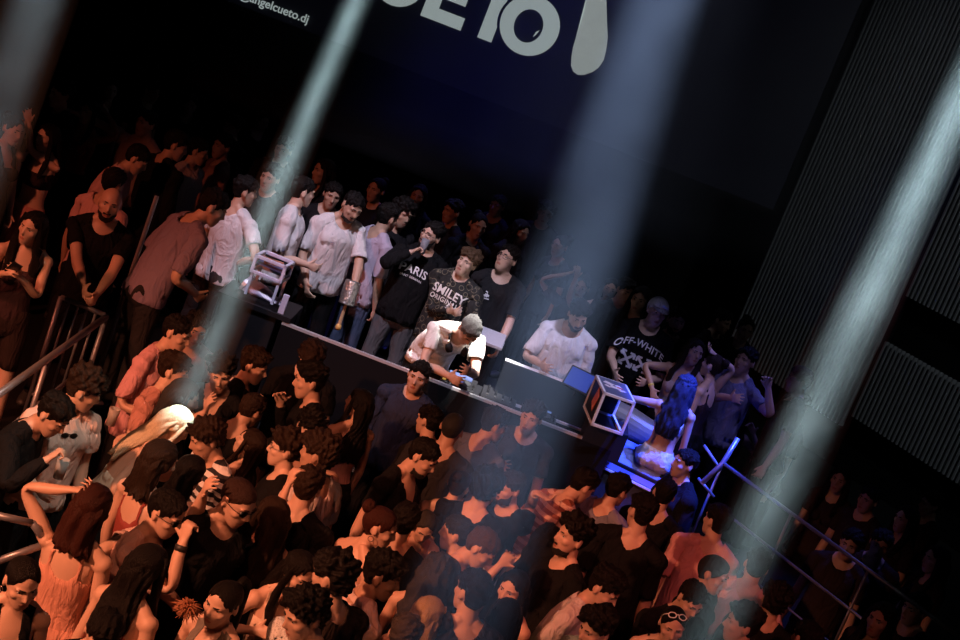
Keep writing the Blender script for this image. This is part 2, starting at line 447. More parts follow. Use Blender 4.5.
# ------------------------------------------------------------------ hair (rest pose, cached geometry per style; noise per person)
def hair_base(T, style):
    key = ('hair', style)
    if key in T.cache: return T.cache[key]
    V, F, N = T.V, T.F, T.N
    x, y, z = V.T
    th = np.degrees(np.arctan2(np.abs(x), y-.0))
    hz = 1.66
    if style in ('slick','long','long_wavy','bun','pony','long_side','bob'):
        prof = ([0,12,30,50,70,85,110,140,180],[.086,.078,.060,.030,.002,-.015,-.050,-.068,-.075])
    elif style in ('buzz','bald'):
        prof = ([0,25,45,60,72,85,100,125,180],[.062,.060,.045,.030,.022,.0,-.02,-.05,-.062])
    else:
        prof = ([0,25,45,62,72,85,100,125,180],[.058,.055,.040,.020,.010,-.005,-.02,-.055,-.068])
    line = np.interp(th, prof[0], prof[1])+hz
    g = z-line
    g = np.where(z < 1.53, -1, g)
    ear = np.sqrt(((y+.010)/.026)**2+((z-1.650)/.037)**2)-1
    if style not in ('long','long_wavy','long_side','bob'):
        g = np.minimum(g, np.where((np.abs(x) > .055), ear*.03, 1))
    g = g+(.010 if style not in ('slick','buzz') else .003)*snoise(V*np.array([1,1,.3]), 230, 5, 2)*(z > 1.66)
    nb = T.W.shape[1]
    v, f, a = clip(V, F, np.concatenate([T.W, N, g[:,None]],1), g)
    W, n, gg = a[:, :nb], a[:, nb:nb+3], np.maximum(a[:, nb+3], 0)
    n /= np.maximum(np.linalg.norm(n,axis=1,keepdims=True),1e-9)
    # one subdivision for finer locks
    if style not in ('buzz','slick'):
        e = np.sort(np.concatenate([f[:,[0,1]],f[:,[1,2]],f[:,[2,0]]]),1)
        ue, inv = np.unique(e, axis=0, return_inverse=True); inv = inv.ravel()
        # only if not huge
        if len(f) < 3500:
            nv = len(v); m = nv+inv; k = len(f); a_, b_, c_ = m[:k], m[k:2*k], m[2*k:]
            gg = np.concatenate([gg, gg[ue].mean(1)]); v = np.concatenate([v, v[ue].mean(1)]); W = np.concatenate([W, W[ue].mean(1)]); n = np.concatenate([n, n[ue].mean(1)])
            f = np.concatenate([np.stack([f[:,0],a_,c_],1), np.stack([a_,f[:,1],b_],1), np.stack([c_,b_,f[:,2]],1), np.stack([a_,b_,c_],1)])
            n /= np.maximum(np.linalg.norm(n,axis=1,keepdims=True),1e-9)
    T.cache[key] = (v, f, W, n, gg)
    return T.cache[key]
HAIR_T = {'short':(.007,.022,.62),'fade':(.003,.026,.65),'buzz':(.0025,.004,0.),'bald':(.001,.001,0.),'crop':(.005,.017,.6),'curly':(.018,.036,1.0),'curlyfade':(.006,.042,1.0),'fringe':(.008,.030,.7),
          'quiff':(.004,.036,.6),'messy':(.014,.034,.8),'afro':(.04,.06,1.0),'slick':(.005,.009,.1),'bun':(.005,.010,.12),'pony':(.005,.010,.12),
          'long':(.012,.018,.15),'long_wavy':(.018,.026,.5),'long_side':(.012,.018,.15),'bob':(.014,.020,.2)}
def hair_geo(T, style, seed):
    v, f, W, n, gg = hair_base(T, style)
    side, top, rough = HAIR_T[style]
    h = v[:,2]-1.66
    k = sstep(.015, .075, h)
    off = side+(top-side)*k
    fr = sstep(.03,.09,v[:,1])*k
    N2 = n.copy()
    if style in ('quiff',): N2[:,2] += .8*fr; N2[:,1] += .5*fr; off = off*(1+.35*fr)
    if style in ('fringe','messy'): N2[:,1] += .9*fr; N2[:,2] -= .5*fr
    N2 /= np.linalg.norm(N2,axis=1,keepdims=True)
    if rough >= .8:
        ns = np.abs(snoise(v, 95, seed, 2))*1.1-.25+.35*snoise(v, 260, seed+5, 1)
    elif rough >= .3:
        q = v*np.array([1.6,.8,1.0]); ns = snoise(q, 150, seed, 2)+.3*snoise(q, 420, seed+3, 1)
    else:
        q = v*np.array([1.8,.35,.5]); ns = snoise(q, 170, seed, 2)
    tp = sstep(-.004, .016, gg) if rough < .8 else sstep(-.006,.008,gg)
    off = (.0015+off*tp)*(1+.6*rough*ns)
    vv = v+N2*off[:,None]
    vv, f2, W2, _ = rim(vv, f, N2, .004, W)
    parts = [(vv, f2, W2)]
    i_h, i_c, i_n = T.idx['head'], T.idx['chest'], T.idx['neck']
    nb = W.shape[1]
    if style in ('long','long_wavy','long_side','bob'):
        r = np.random.default_rng(seed)
        zend = r.uniform(1.16, 1.27) if style != 'bob' else r.uniform(1.43, 1.47)
        nl, na = 20, 44
        zs = np.linspace(1.72, zend, nl); P = []; WW = []
        for zi in zs:
            t = (1.72-zi)/(1.72-zend)
            # back sheet: crescent hugging the head, then the back
            cy = np.interp(zi, [1.15,1.30,1.42,1.50,1.58,1.66,1.73],[-.105,-.115,-.095,-.065,-.045,-.03,-.02])
            rx = np.interp(zi, [1.15,1.30,1.42,1.52,1.60,1.66,1.73],[.075,.105,.110,.098,.092,.090,.070])
            ry = np.interp(zi, [1.15,1.30,1.42,1.52,1.60,1.66,1.73],[.022,.035,.042,.062,.085,.092,.078])
            if style == 'long_wavy': rx *= 1.15; ry *= 1.2
            for q in range(na):
                a = 2*PI*q/na; ca, sa = math.cos(a), math.sin(a)
                yy = cy+ry*sa*(1.0 if sa < 0 else (.45 if zi > 1.5 else .8))
                P.append((rx*ca, yy, zi))
                w = np.zeros(nb); hh = float(sstep(1.36,1.54,np.array(zi))); w[i_h] = hh; w[i_c] = 1-hh; WW.append(w)
        P = np.array(P); WW = np.array(WW)
        amp = .017 if style != 'long_wavy' else .020
        ang = np.arctan2(P[:,1]+.05, P[:,0])
        rad = P-np.stack([0*P[:,0], 0*P[:,0]-.04, P[:,2]],1); rad /= np.maximum(np.linalg.norm(rad,axis=1,keepdims=True),1e-6)
        g = .5*np.sin(ang*29+seed)+np.sin(ang*17+snoise(P*np.array([1,1,.5]),14,seed,1)*2.)*.5+snoise(P*np.array([1.4,1.4,.22]), 90, seed+1, 2)
        P = P+rad*(g*amp*.6)[:,None]
        if style == 'long_wavy': P[:,0] += .006*np.sin(P[:,2]*55+P[:,1]*30+ang*3); P[:,1] += .006*np.sin(P[:,2]*48+P[:,0]*60)
        lock = sstep(.35,1.0,(1.72-P[:,2])/(1.72-zend)); P[:,2] += lock*.02*np.sin(ang*9+seed)
        Q = []
        for i in range(nl-1):
            for q in range(na):
                a, b = i*na+q, i*na+(q+1)%na; c, d = a+na, b+na
                Q += [(a,c,b),(b,c,d)]
        last = (nl-1)*na; cc = len(P)
        P = np.concatenate([P, [P[last:last+na].mean(0)-np.array([0,0,.015])], [P[:na].mean(0)]]); WW = np.concatenate([WW, WW[last:last+1], WW[:1]])
        for q in range(na): Q.append((last+q, cc, last+(q+1)%na)); Q.append((q, (q+1)%na, cc+1))
        parts.append((P, np.array(Q), WW))
        if style != 'bob':
            b2 = bmesh.new(); dn = r.uniform(-.03,.05)
            for s_ in (-1, 1):
                tube(b2, [(s_*.060,.030,1.745),(s_*.080,.028,1.68),(s_*.089,.030,1.60),(s_*.092,.040,1.52),(s_*.095,.085,1.42),(s_*.088,.118,1.33+dn),(s_*.080,.128,1.27+dn)], [(.016,.020),(.014,.026),(.016,.028),(.019,.03),(.018,.03),(.014,.022),(.003,.004)], 14)
            P2, Q2, W2_ = rigid(T, b2, 'head'); P2 = P2+(snoise(P2*np.array([1.6,1.6,.25]),110,seed+2,2)*.005)[:,None]*np.sign(P2*np.array([1,1,0])+1e-6)
            hh = sstep(1.40,1.56,P2[:,2]); W2_[:, i_h] = hh; W2_[:, i_c] = 1-hh
            parts.append((P2, Q2, W2_))
    if style in ('bun','pony'):
        b2 = bmesh.new()
        if style == 'bun':
            ellipsoid(b2, (0,-.105,1.735),(.042,.040,.042), seg=20)
        else:
            tube(b2, [(0,-.085,1.72),(0,-.125,1.745),(0,-.155,1.70),(0,-.150,1.60),(0,-.135,1.48),(0,-.130,1.38),(0,-.128,1.33)],[.02,.022,.032,.034,.030,.02,.006], 16)
        bmesh.ops.triangulate(b2, faces=b2.faces[:]); b2.verts.ensure_lookup_table()
        P = np.array([v_.co[:] for v_ in b2.verts]); Q = np.array([[w.index for w in fc.verts] for fc in b2.faces]) if not b2.verts.index_update() else None
        b2.free()
        P = P+(snoise(P*np.array([1.5,1.5,.4]),140,seed,2)*.003)[:,None]*np.sign(P-np.array([0,-.12,1.6]))
        WW = np.zeros((len(P), nb)); hh = sstep(1.40,1.62,P[:,2]); WW[:, i_h] = hh; WW[:, i_c] = 1-hh
        parts.append((P, Q, WW))
    return merge(parts)
def merge(parts):
    Vs, Fs, Ws = [], [], []; o = 0
    for v, f, w in parts:
        Vs.append(v); Fs.append(np.asarray(f, dtype=np.int64)+o); Ws.append(w); o += len(v)
    return np.concatenate(Vs), np.concatenate(Fs), np.concatenate(Ws)
def rigid(T, bm, bone):
    bmesh.ops.triangulate(bm, faces=bm.faces[:]); bm.verts.index_update()
    P = np.array([v.co[:] for v in bm.verts]); Q = np.array([[w.index for w in f.verts] for f in bm.faces]); bm.free()
    W = np.zeros((len(P), T.W.shape[1])); W[:, T.idx[bone]] = 1
    return P, Q, W
def brow_geo(T):
    if 'brow' in T.cache: return T.cache['brow']
    bm = bmesh.new(); th = .0032 if T.sex == 'F' else .0048
    for s in (-1, 1):
        tube(bm, [(s*.012,.1005,1.6875),(s*.026,.0985,1.6905),(s*.040,.0885,1.690),(s*.051,.076,1.684)], [(th*.8,.004),(th,.004),(th*.9,.004),(th*.3,.003)], 8)
    T.cache['brow'] = rigid(T, bm, 'head'); return T.cache['brow']
def beard_geo(T, seed, full=True):
    key = 'beard%d' % full
    if key not in T.cache:
        V, F, N = T.V, T.F, T.N; x, y, z = V.T
        th = np.degrees(np.arctan2(np.abs(x), y-.01))
        line = np.interp(th, [0,14,26,40,60,75,90],[1.582,1.586,1.606,1.606,1.615,1.640,1.66] if full else [1.575,1.58,1.59,1.585,1.585,1.59,1.60])
        g = np.minimum(line-z, np.minimum(z-1.538, 84-th))
        must = np.minimum(np.minimum(z-1.603, 1.616-z), .026-np.abs(x)); must = np.where(y > .08, must, -1)
        g = np.maximum(g, must); g = np.where((z < 1.53) | (y < -.01), -1, g)
        nb = T.W.shape[1]
        T.cache[key] = clip(V, F, np.concatenate([T.W, N],1), g)
    v, f, a = T.cache[key]; nb = T.W.shape[1]; n = a[:, nb:]
    return v+n*(.0045*(1+.4*snoise(v,260,seed,1)))[:,None], f, a[:, :nb]
def glasses_geo(T, up=False):
    key = 'gl%d' % up
    if key in T.cache: return T.cache[key]
    fr, ln = bmesh.new(), bmesh.new()
    dz, dy, tilt = (.085,-.035,.9) if up else (0,0,0)
    def P(x, y, z):
        v = Vector((x, y-.08, z-1.667))
        if up: v = Matrix.Rotation(tilt,3,'X') @ v
        return v+Vector((0,.08+dy,1.667+dz))
    for s in (-1, 1):
        pts = [P(s*.033+.0245*math.cos(a), .104-.25*abs(.0245*math.cos(a)*s+.0)**1*.4-.008*(math.cos(a)*s > 0), 1.667+.018*math.sin(a)) for a in [2*PI*k/16 for k in range(17)]]
        tube(fr, pts, .0035 if up else .0022, 6)
        vs = [ln.verts.new(p) for p in pts[:16]]; ln.faces.new(vs)
        tube(fr, [P(s*.057,.097,1.672), P(s*.078,.06,1.672), P(s*.083,-.005,1.668)], .0026 if up else .002, 6)
    tube(fr, [P(-.010,.106,1.672),P(0,.109,1.674),P(.010,.106,1.672)], .0035 if up else .002, 6)
    bmesh.ops.solidify(ln, geom=ln.faces[:], thickness=.0015)
    T.cache[key] = (rigid(T, fr, 'head'), rigid(T, ln, 'head')); return T.cache[key]
def eye_geo(T):
    if 'eye' in T.cache: return T.cache['eye']
    bm = bmesh.new()
    for s in (-1, 1): ellipsoid(bm, (s*.031,.0775,1.667),(.0130,.0115,.0080), seg=14)
    P, Q, W = rigid(T, bm, 'head')
    cen = P[Q].mean(1)
    iris = (((np.abs(cen[:,0])-.031)/.0072)**2+((cen[:,2]-1.668)/.009)**2 < 1)
    T.cache['eye'] = (P, Q, W, np.where(iris, 3, 2)); return T.cache['eye']

# ------------------------------------------------------------------ posing
def Rx(a): c, s = math.cos(a), math.sin(a); return np.array([[1,0,0],[0,c,-s],[0,s,c]])
def Ry(a): c, s = math.cos(a), math.sin(a); return np.array([[c,0,s],[0,1,0],[-s,0,c]])
def Rz(a): c, s = math.cos(a), math.sin(a); return np.array([[c,-s,0],[s,c,0],[0,0,1]])
def align(a, b):
    a = a/np.linalg.norm(a); b = b/np.linalg.norm(b)
    v = np.cross(a, b); c = a@b
    if c < -.9999: 
        p = np.array([0,1.,0]); v = np.cross(a,p); v /= np.linalg.norm(v); return 2*np.outer(v,v)-np.eye(3)
    K = np.array([[0,-v[2],v[1]],[v[2],0,-v[0]],[-v[1],v[0],0]])
    return np.eye(3)+K+K@K/(1+c)
def axang(ax, a):
    ax = ax/np.linalg.norm(ax); K = np.array([[0,-ax[2],ax[1]],[ax[2],0,-ax[0]],[-ax[1],ax[0],0]])
    return np.eye(3)+math.sin(a)*K+(1-math.cos(a))*K@K
# arm presets: (upper-arm direction, forearm direction) for the right side, body frame x right, y front, z up
ARMS = {'e':((.95,.2,-.25),(.15,.9,-.3)), 'd':((.16,.02,-1),(.06,.22,-1)), 'f':((.20,.05,-1),(-.25,.95,-.05)), 'p':((.25,.25,-1),(-.55,.75,.45)), 'm':((.35,.45,-.8),(-.45,.25,1)),
        'u':((.75,.25,.75),(-.45,.15,1)), 'uh':((.9,.1,.5),(-.75,-.1,.6)), 'h':((.75,-.25,-.75),(-.75,.35,-.55)), 'o':((1,.1,.05),(.75,.55,.05)), 's':((.1,.9,-.35),(0,1,.05)),
        'b':((.25,-.35,-1),(-.3,-.1,-1)), 'c':((.25,.35,-1),(-.9,.6,.25)), 'w':((.5,.3,-.6),(.15,.5,1)), 'l':((.1,.45,-.9),(.0,.6,-.8))}
def pose(T, sp, scale, yaw, arms, head, curl, legs, org=None):
    """global matrices per bone in body space"""
    B, idx = T.B, T.idx; nb = len(B)
    R = [None]*nb; t = [None]*nb
    fwd, side, tw = [math.radians(a) for a in sp]
    hy, hp, hr = [math.radians(a) for a in head]
    def place(i, Rg):
        b = B[i]; p = b['par']
        h = b['h']
        hpos = h if p < 0 else R[p]@h+t[p]
        R[i] = Rg; t[i] = hpos-Rg@h
    part = lambda k: Rz(-tw*k)@Ry(side*k)@Rx(-fwd*k)
    place(idx['pelvis'], part(.35)); place(idx['spine'], part(.68)); place(idx['chest'], part(1.0))
    Hg = Rz(-hy)@Rx(-hp)@Ry(hr)
    Rc = R[idx['chest']]
    ch = Matrix(Rc.tolist()).to_quaternion(); hq = Matrix(Hg.tolist()).to_quaternion()
    if ch.dot(hq) < 0: hq.negate()
    nq = np.array(ch.slerp(hq, .5).to_matrix())
    place(idx['neck'], nq); place(idx['head'], Hg)
    for s, sd in ((-1,'L'),(1,'R')):
        a = arms[sd]
        iu, if_, ih = idx['uarm'+sd], idx['farm'+sd], idx['hand'+sd]
        rest = B[iu]['t']-B[iu]['h']
        if isinstance(a, str):
            u, fo = ARMS[a]; u = np.array([u[0]*s, u[1], u[2]], float); fo = np.array([fo[0]*s, fo[1], fo[2]], float)
            if a in ('d','b'): lean = Rc
            else: lean = Rc
            u, fo = lean@u, lean@fo
            hd = fo
        else:
            # target in body space (already scaled), with pole
            tgt, pole = a[0], a[1]
            shp = Rc@B[iu]['h']+t[idx['chest']]
            l1 = np.linalg.norm(rest); l2 = np.linalg.norm(B[if_]['t']-B[if_]['h'])+.05
            dv = tgt-shp; d = np.linalg.norm(dv); d = min(max(d, abs(l1-l2)+.02), (l1+l2)*.995); dn = dv/np.linalg.norm(dv)
            ca = (l1*l1+d*d-l2*l2)/(2*l1*d); ca = min(1,max(-1,ca)); sa = math.sqrt(1-ca*ca)
            pl = pole-dn*(pole@dn); pl = pl/max(np.linalg.norm(pl),1e-6)
            u = dn*ca+pl*sa; fo = dn*d-u*l1; fo = fo/np.linalg.norm(fo); u = u; hd = fo if len(a) < 3 or a[2] is None else a[2]
        Ru = align(rest, u)
        # keep the palm turning with the elbow plane
        place(iu, Ru)
        fr = B[if_]['t']-B[if_]['h']; Rf = align(Ru@fr, fo)@Ru
        place(if_, Rf)
        Rh = align(Rf@(B[ih]['t']-B[ih]['h']), np.asarray(hd,float))@Rf
        place(ih, Rh)
        yv = np.array([0,1.,0])
        cv = math.radians(curl[sd])
        for k in range(5):
            ax = yv if k < 4 else np.array([.3,.4,.9])
            sg = s  # curl towards the palm (palm faces the body)
            ang = cv*(1+.12*k) if k < 4 else cv*.5
            Ra = Rh@axang(yv, sg*ang) if k < 4 else Rh@axang(np.array([.2*s,.6,.5*s]), sg*ang)
            place(idx['f%da'%k+sd], Ra)
            Rb = Ra@axang(yv, sg*ang*1.1) if k < 4 else Ra@axang(np.array([.2*s,.6,.5*s]), sg*ang*.6)
            place(idx['f%db'%k+sd], Rb)
        it, is_, ifo = idx['thigh'+sd], idx['shin'+sd], idx['foot'+sd]
        lg = legs[sd] if isinstance(legs, dict) else legs
        if lg == 'sit': th, shn = np.array([s*.25,.95,-.15]), np.array([s*.05,-.05,-1.])
        elif lg == 'kneel': th, shn = np.array([s*.2,.5,-.85]), np.array([s*.05,-.95,-.3])
        elif lg == 'wide': th, shn = np.array([s*.30,.05,-1]), np.array([s*.22,-.05,-1.])
        elif lg == 'step': th, shn = np.array([s*.10,.32*s,-1]), np.array([s*.05,.32*s-.1,-1.])
        else: th, shn = np.array([s*.09,.03,-1]), np.array([s*.06,-.05,-1.])
        rt = B[it]['t']-B[it]['h']; Rt = align(rt, th); place(it, Rt)
        rs_ = B[is_]['t']-B[is_]['h']; Rs = align(Rt@rs_, shn)@Rt; place(is_, Rs); place(ifo, np.eye(3))
    R = np.array(R); t = np.array(t)
    return R, t
def skin(V, W, R, t):
    M = np.concatenate([R, t[:,:,None]], 2).reshape(len(R), 12)
    m = (W@M).reshape(-1,3,4)
    return np.einsum('nij,nj->ni', m[:,:,:3], V)+m[:,:,3]

# ------------------------------------------------------------------ people
TM, TF = build_template('M'), build_template('F')
LM, LF = build_template('M', True), build_template('F', True)
BLK, CHAR, NAVY, WHT, PINK = (.007,.007,.008), (.022,.021,.023), (.022,.027,.050), (.66,.62,.62), (.60,.34,.33)
PALE, GREY, PUR, LAV, BROWN = (.56,.46,.42), (.20,.20,.21), (.24,.19,.27), (.42,.37,.47), (.16,.07,.05)
DENIM, SKY, RED, ORG = (.06,.08,.14), (.22,.30,.36), (.30,.06,.05), (.55,.24,.14)
DK, BRN, LBR, BLD, RDB, BLU, GRY = (.006,.0045,.004), (.020,.011,.007), (.07,.04,.022), (.62,.52,.36), (.035,.010,.007), (.03,.06,.30), (.12,.115,.11)
SKINS = [(.56,.35,.26), (.50,.30,.21), (.62,.41,.31), (.44,.26,.18)]
def skinmats(k):
    b = SKINS[k]
    return [mat('skin', b, .5, bump=.08, bscale=220, var=.06), mat('lips', (b[0]*.72, b[1]*.42, b[2]*.42), .4), mat('eye_white', (.42,.40,.39), .25), mat('iris', (.02,.012,.008), .2)]
CLOTH = {}
def add_folds(m, amt=.8):
    nt = m.node_tree; b = nt.nodes['Principled BSDF']
    tc = nt.nodes.new('ShaderNodeTexCoord'); mp = nt.nodes.new('ShaderNodeMapping'); mp.inputs['Scale'].default_value = (1,1,.42); mp.inputs['Rotation'].default_value = (0,.5,.3)
    ns = nt.nodes.new('ShaderNodeTexNoise'); ns.inputs['Scale'].default_value = 11; ns.inputs['Detail'].default_value = 3; ns.inputs['Distortion'].default_value = 1.3
    bp = nt.nodes.new('ShaderNodeBump'); bp.inputs['Strength'].default_value = amt; bp.inputs['Distance'].default_value = .045
    nt.links.new(tc.outputs['Object'], mp.inputs['Vector']); nt.links.new(mp.outputs['Vector'], ns.inputs['Vector']); nt.links.new(ns.outputs['Fac'], bp.inputs['Height'])
    old = [l for l in nt.links if l.to_socket == b.inputs['Normal']]
    if old: nt.links.new(old[0].from_socket, bp.inputs['Normal'])
    nt.links.new(bp.outputs['Normal'], b.inputs['Normal']); return m
def clothmat(c, kind='cloth'):
    if c not in CLOTH: CLOTH[c] = add_folds(mat(kind, c, .85, bump=.2, bscale=320, var=.10, spec=.12))
    return CLOTH[c]
def hairmat(c, curl): return mat('hair', c, .5, spec=.16 if max(c) < .1 else .4, bump=.9, bscale=230 if not curl else 120, var=.45, stretch=(1,1,.25) if not curl else None)
def stripemat(name, a, b, freq, axis='Z', dist=0.):
    m, nt, bs = nm(name); setin(bs, 'Roughness', .85)
    tc = nt.nodes.new('ShaderNodeTexCoord'); wv = nt.nodes.new('ShaderNodeTexWave'); wv.bands_direction = axis; wv.inputs['Scale'].default_value = freq; wv.inputs['Distortion'].default_value = dist
    cr = nt.nodes.new('ShaderNodeValToRGB'); cr.color_ramp.interpolation = 'CONSTANT'
    cr.color_ramp.elements[0].color = list(a)+[1]; cr.color_ramp.elements[1].color = list(b)+[1]; cr.color_ramp.elements[1].position = .5
    nt.links.new(tc.outputs['Object'], wv.inputs['Vector']); nt.links.new(wv.outputs['Fac'], cr.inputs[0]); nt.links.new(cr.outputs[0], bs.inputs['Base Color'])
    return add_folds(m)
def patternmat(name, a, b, scale, lo=.45, hi=.5):
    m, nt, bs = nm(name); setin(bs, 'Roughness', .85)
    tc = nt.nodes.new('ShaderNodeTexCoord'); vo = nt.nodes.new('ShaderNodeTexVoronoi'); vo.inputs['Scale'].default_value = scale
    cr = nt.nodes.new('ShaderNodeValToRGB'); cr.color_ramp.interpolation = 'CONSTANT'
    e = cr.color_ramp.elements; e[0].color = list(a)+[1]; e[1].color = list(b)+[1]; e[1].position = lo; n = e.new(hi); n.color = list(a)+[1]
    nt.links.new(tc.outputs['Object'], vo.inputs['Vector']); nt.links.new(vo.outputs['Distance'], cr.inputs[0]); nt.links.new(cr.outputs[0], bs.inputs['Base Color'])
    return add_folds(m)
PEOPLE = []; FOOT = []
def build_person(info, px, py, label, sex='M', h=1.76, fl=0., yaw=180, hd=None, sp=(0,0,0), L='d', R='d', curl=(28,28), top='tee', tc=BLK, bot='trousers', bc=BLK, hair='short', hc=DK, sk=None,
           legs='stand', group=None, seed=0, beard=0, gl=None, lo=False, tmat=None, band=None, collar=None, d=None, bmat=None, deco=None, hprop=None):
    rr = random.Random(seed)
    T = (LF if lo else TF) if sex == 'F' else (LM if lo else TM)
    sc = h/1.765
    if hd is None: hd = (yaw, 8, 0)
    if sk is None: sk = rr.choice([0,0,1,2,3])
    hrel = (hd[0]-yaw, hd[1], hd[2])
    # pass 1: where is the head
    R1, t1 = pose(T, sp, sc, yaw, dict(L='d',R='d'), hrel, dict(L=20,R=20), legs)
    ih = T.idx['head']
    hc_l = (R1[ih]@np.array([0,.012,1.655])+t1[ih])*sc
    zshift = 0.
    if legs in ('sit','kneel'):
        zshift = -min((R1[T.idx['foot'+s]]@np.array([0,0,.02])+t1[T.idx['foot'+s]])[2] for s in 'LR')*sc
    Ry_ = Rz(-math.radians(yaw))
    if d is None:
        wpos = at_z(px, py, fl+hc_l[2]+zshift)
        if fl == .75 and wpos[0] < -2.5: fl = .55; wpos = at_z(px, py, fl+hc_l[2]+zshift)
    else: wpos = at_d(px, py, d); zshift = wpos[2]-hc_l[2]-fl
    org = wpos-Ry_@hc_l; org[2] = fl+zshift
    hd_depth = depth_of(wpos)
    arms = {}
    for sd, a in (('L',L),('R',R)):
        if isinstance(a, str): arms[sd] = a; continue
        # (px,py,depth offset from the head[, pole in world axes[, hand direction in world axes]])
        tg = at_d(a[0], a[1], hd_depth+a[2]); tg = (Ry_.T@(tg-org))/sc
        s = 1 if sd == 'R' else -1
        pole = Ry_.T@np.array(a[3], float) if len(a) > 3 and a[3] is not None else np.array([s*.7,-.35,-1.])
        hdv = Ry_.T@np.array(a[4], float) if len(a) > 4 else None
        arms[sd] = (tg, pole, hdv)
    R, t = pose(T, sp, sc, yaw, arms, hrel, dict(L=curl[0],R=curl[1]), legs)
    SK = lambda V, W: skin(V, W, R, t)*sc
    eP, eQ, eW, emi = eye_geo(T)
    v, f, w = merge([(T.V, T.F, T.W), (eP, eQ, eW)])
    body = mesh_obj('person', SK(v, w), f, skinmats(sk), mi=np.concatenate([T.mi, emi]), loc=org, rotz=-math.radians(yaw))
    tag(body, label, 'person', group)
    info.update(o=body, T=T, SK=SK, org=org, Ry=Ry_, sc=sc, R=R, t=t, depth=hd_depth, wpos=wpos)
    def cloth(kind, name, m, fold=.0):
        g = garment(T, kind)
        V = g['V']
        if fold:
            q = V*np.array([1,1,.45]); fo = snoise(q, 26, seed+7, 3)
            V = V+g['N']*(np.clip(fo, -.55, 1.2)*fold)[:,None]
        v2, f2, a2, n2 = rim(V, g['F'], g['N'], g['depth'], g['W'])
        o = mesh_obj(name, SK(v2, a2), f2, m, body); info[kind] = o; info.setdefault('garm', {})[name] = (g, V); return o
    names = {'tee':'t_shirt','polo':'polo_shirt','tee_loose':'t_shirt','vneck':'shirt','jumper':'sweatshirt','jumper_fit':'long_sleeve_top','shirt_open':'shirt','tank':'tank_top','crop_tank':'crop_top','strap_dress':'dress','camisole':'camisole','bandeau':'crop_top','halter':'halter_top'}
    info['top'] = cloth(top, names[top], tmat or clothmat(tc), .015 if top in ('tee','polo','tee_loose','vneck','jumper','shirt_open') else .003)
    if bot: cloth(bot, {'trousers':'trousers','jeans':'jeans','shorts':'shorts','skirt':'skirt'}[bot], bmat or clothmat(bc), .004)
    for k in ('shoeL','shoeR'): cloth(k, 'shoe', mat('shoe_leather', (.03,.03,.03), .5))
    if collar:
        key = ('collar',)
        g = T.cache.get(key)
        if g is None:
            bm = bmesh.new(); n = 28; r1 = [];
            for (rx, ry, z0, y0) in ((.078,.075,1.475,-.018),(.066,.064,1.508,-.022),(.072,.070,1.508,-.022),(.090,.088,1.468,-.016)):
                r1.append([bm.verts.new((rx*math.cos(2*PI*q/n), y0+ry*math.sin(2*PI*q/n), z0-.35*(ry*math.sin(2*PI*q/n)+.02))) for q in range(n)])
            for a, b in zip(r1, r1[1:]):
                for q in range(n): bm.faces.new((a[q], a[(q+1)%n], b[(q+1)%n], b[q]))
            g = T.cache[key] = rigid(T, bm, 'chest')
        mesh_obj('collar', SK(g[0], g[2]), g[1], clothmat(collar), body)
    hm = hairmat(hc, HAIR_T[hair][2] >= .8)
    if hair != 'bald':
        v, f, w = hair_geo(T, hair, seed); info['hair'] = mesh_obj('hair', SK(v, w), f, hm, body)
    bw = brow_geo(T); mesh_obj('eyebrows', SK(bw[0], bw[2]), bw[1], mat('brow', tuple(min(x,.05) for x in hc), .6), body)
    if beard:
        v, f, w = beard_geo(T, seed, beard == 1); mesh_obj('beard', SK(v, w), f, mat('beard', tuple(min(x,.04)*1.2 for x in hc), .6, bump=.8, bscale=400), body)
    if gl:
        up = gl == 'white_up'
        a, b = glasses_geo(T, up)
        fc = {'dark':(.01,.01,.01),'clear':(.03,.03,.035),'metal':(.5,.48,.45),'white_up':(.8,.8,.8)}[gl]
        fo = mesh_obj('sunglasses' if gl in ('dark','white_up') else 'glasses', SK(a[0], a[2]), a[1], mat('frame_plastic', fc, .3, metal=1. if gl == 'metal' else 0.), body)
        lm = mat('dark_lens', (.01,.01,.012), .08) if gl in ('dark','white_up') else None
        if lm: mesh_obj('lens', SK(b[0], b[2]), b[1], lm, fo)
    for bn in (band or []):
        sd, bcol = bn[0], bn[1]
        bm = bmesh.new(); i = T.idx['farm'+sd]; B = T.B[i]; p = np.array(B['t'])-.03*(np.array(B['t'])-B['h'])/np.linalg.norm(np.array(B['t'])-B['h']); ax = (np.array(B['t'])-B['h']); ax /= np.linalg.norm(ax)
        wd = .012 if len(bn) < 3 else bn[2]; rr_ = .0335 if sex == 'M' else .0285
        tube(bm, [p-ax*wd, p+ax*wd], [(rr_,rr_)]*2, 16)
        P, Q, W = rigid(T, bm, 'farm'+sd); mesh_obj('wristband', SK(P, W), Q, mat('wristband', bcol, .5), body)
    return info
def person(px, py, label, **k):
    q = dict(px=px, py=py, label=label, k=k, info={}); PEOPLE.append(q); return q['info']
def spine_top(T, sp):
    fwd, side = math.radians(sp[0]), math.radians(sp[1]); L = .70
    return np.array([L*math.sin(side)*.8, .03+.62*math.sin(fwd*.8)+.10*math.sin(fwd), .93+.62*math.cos(fwd*.8)*math.cos(side)+.11])
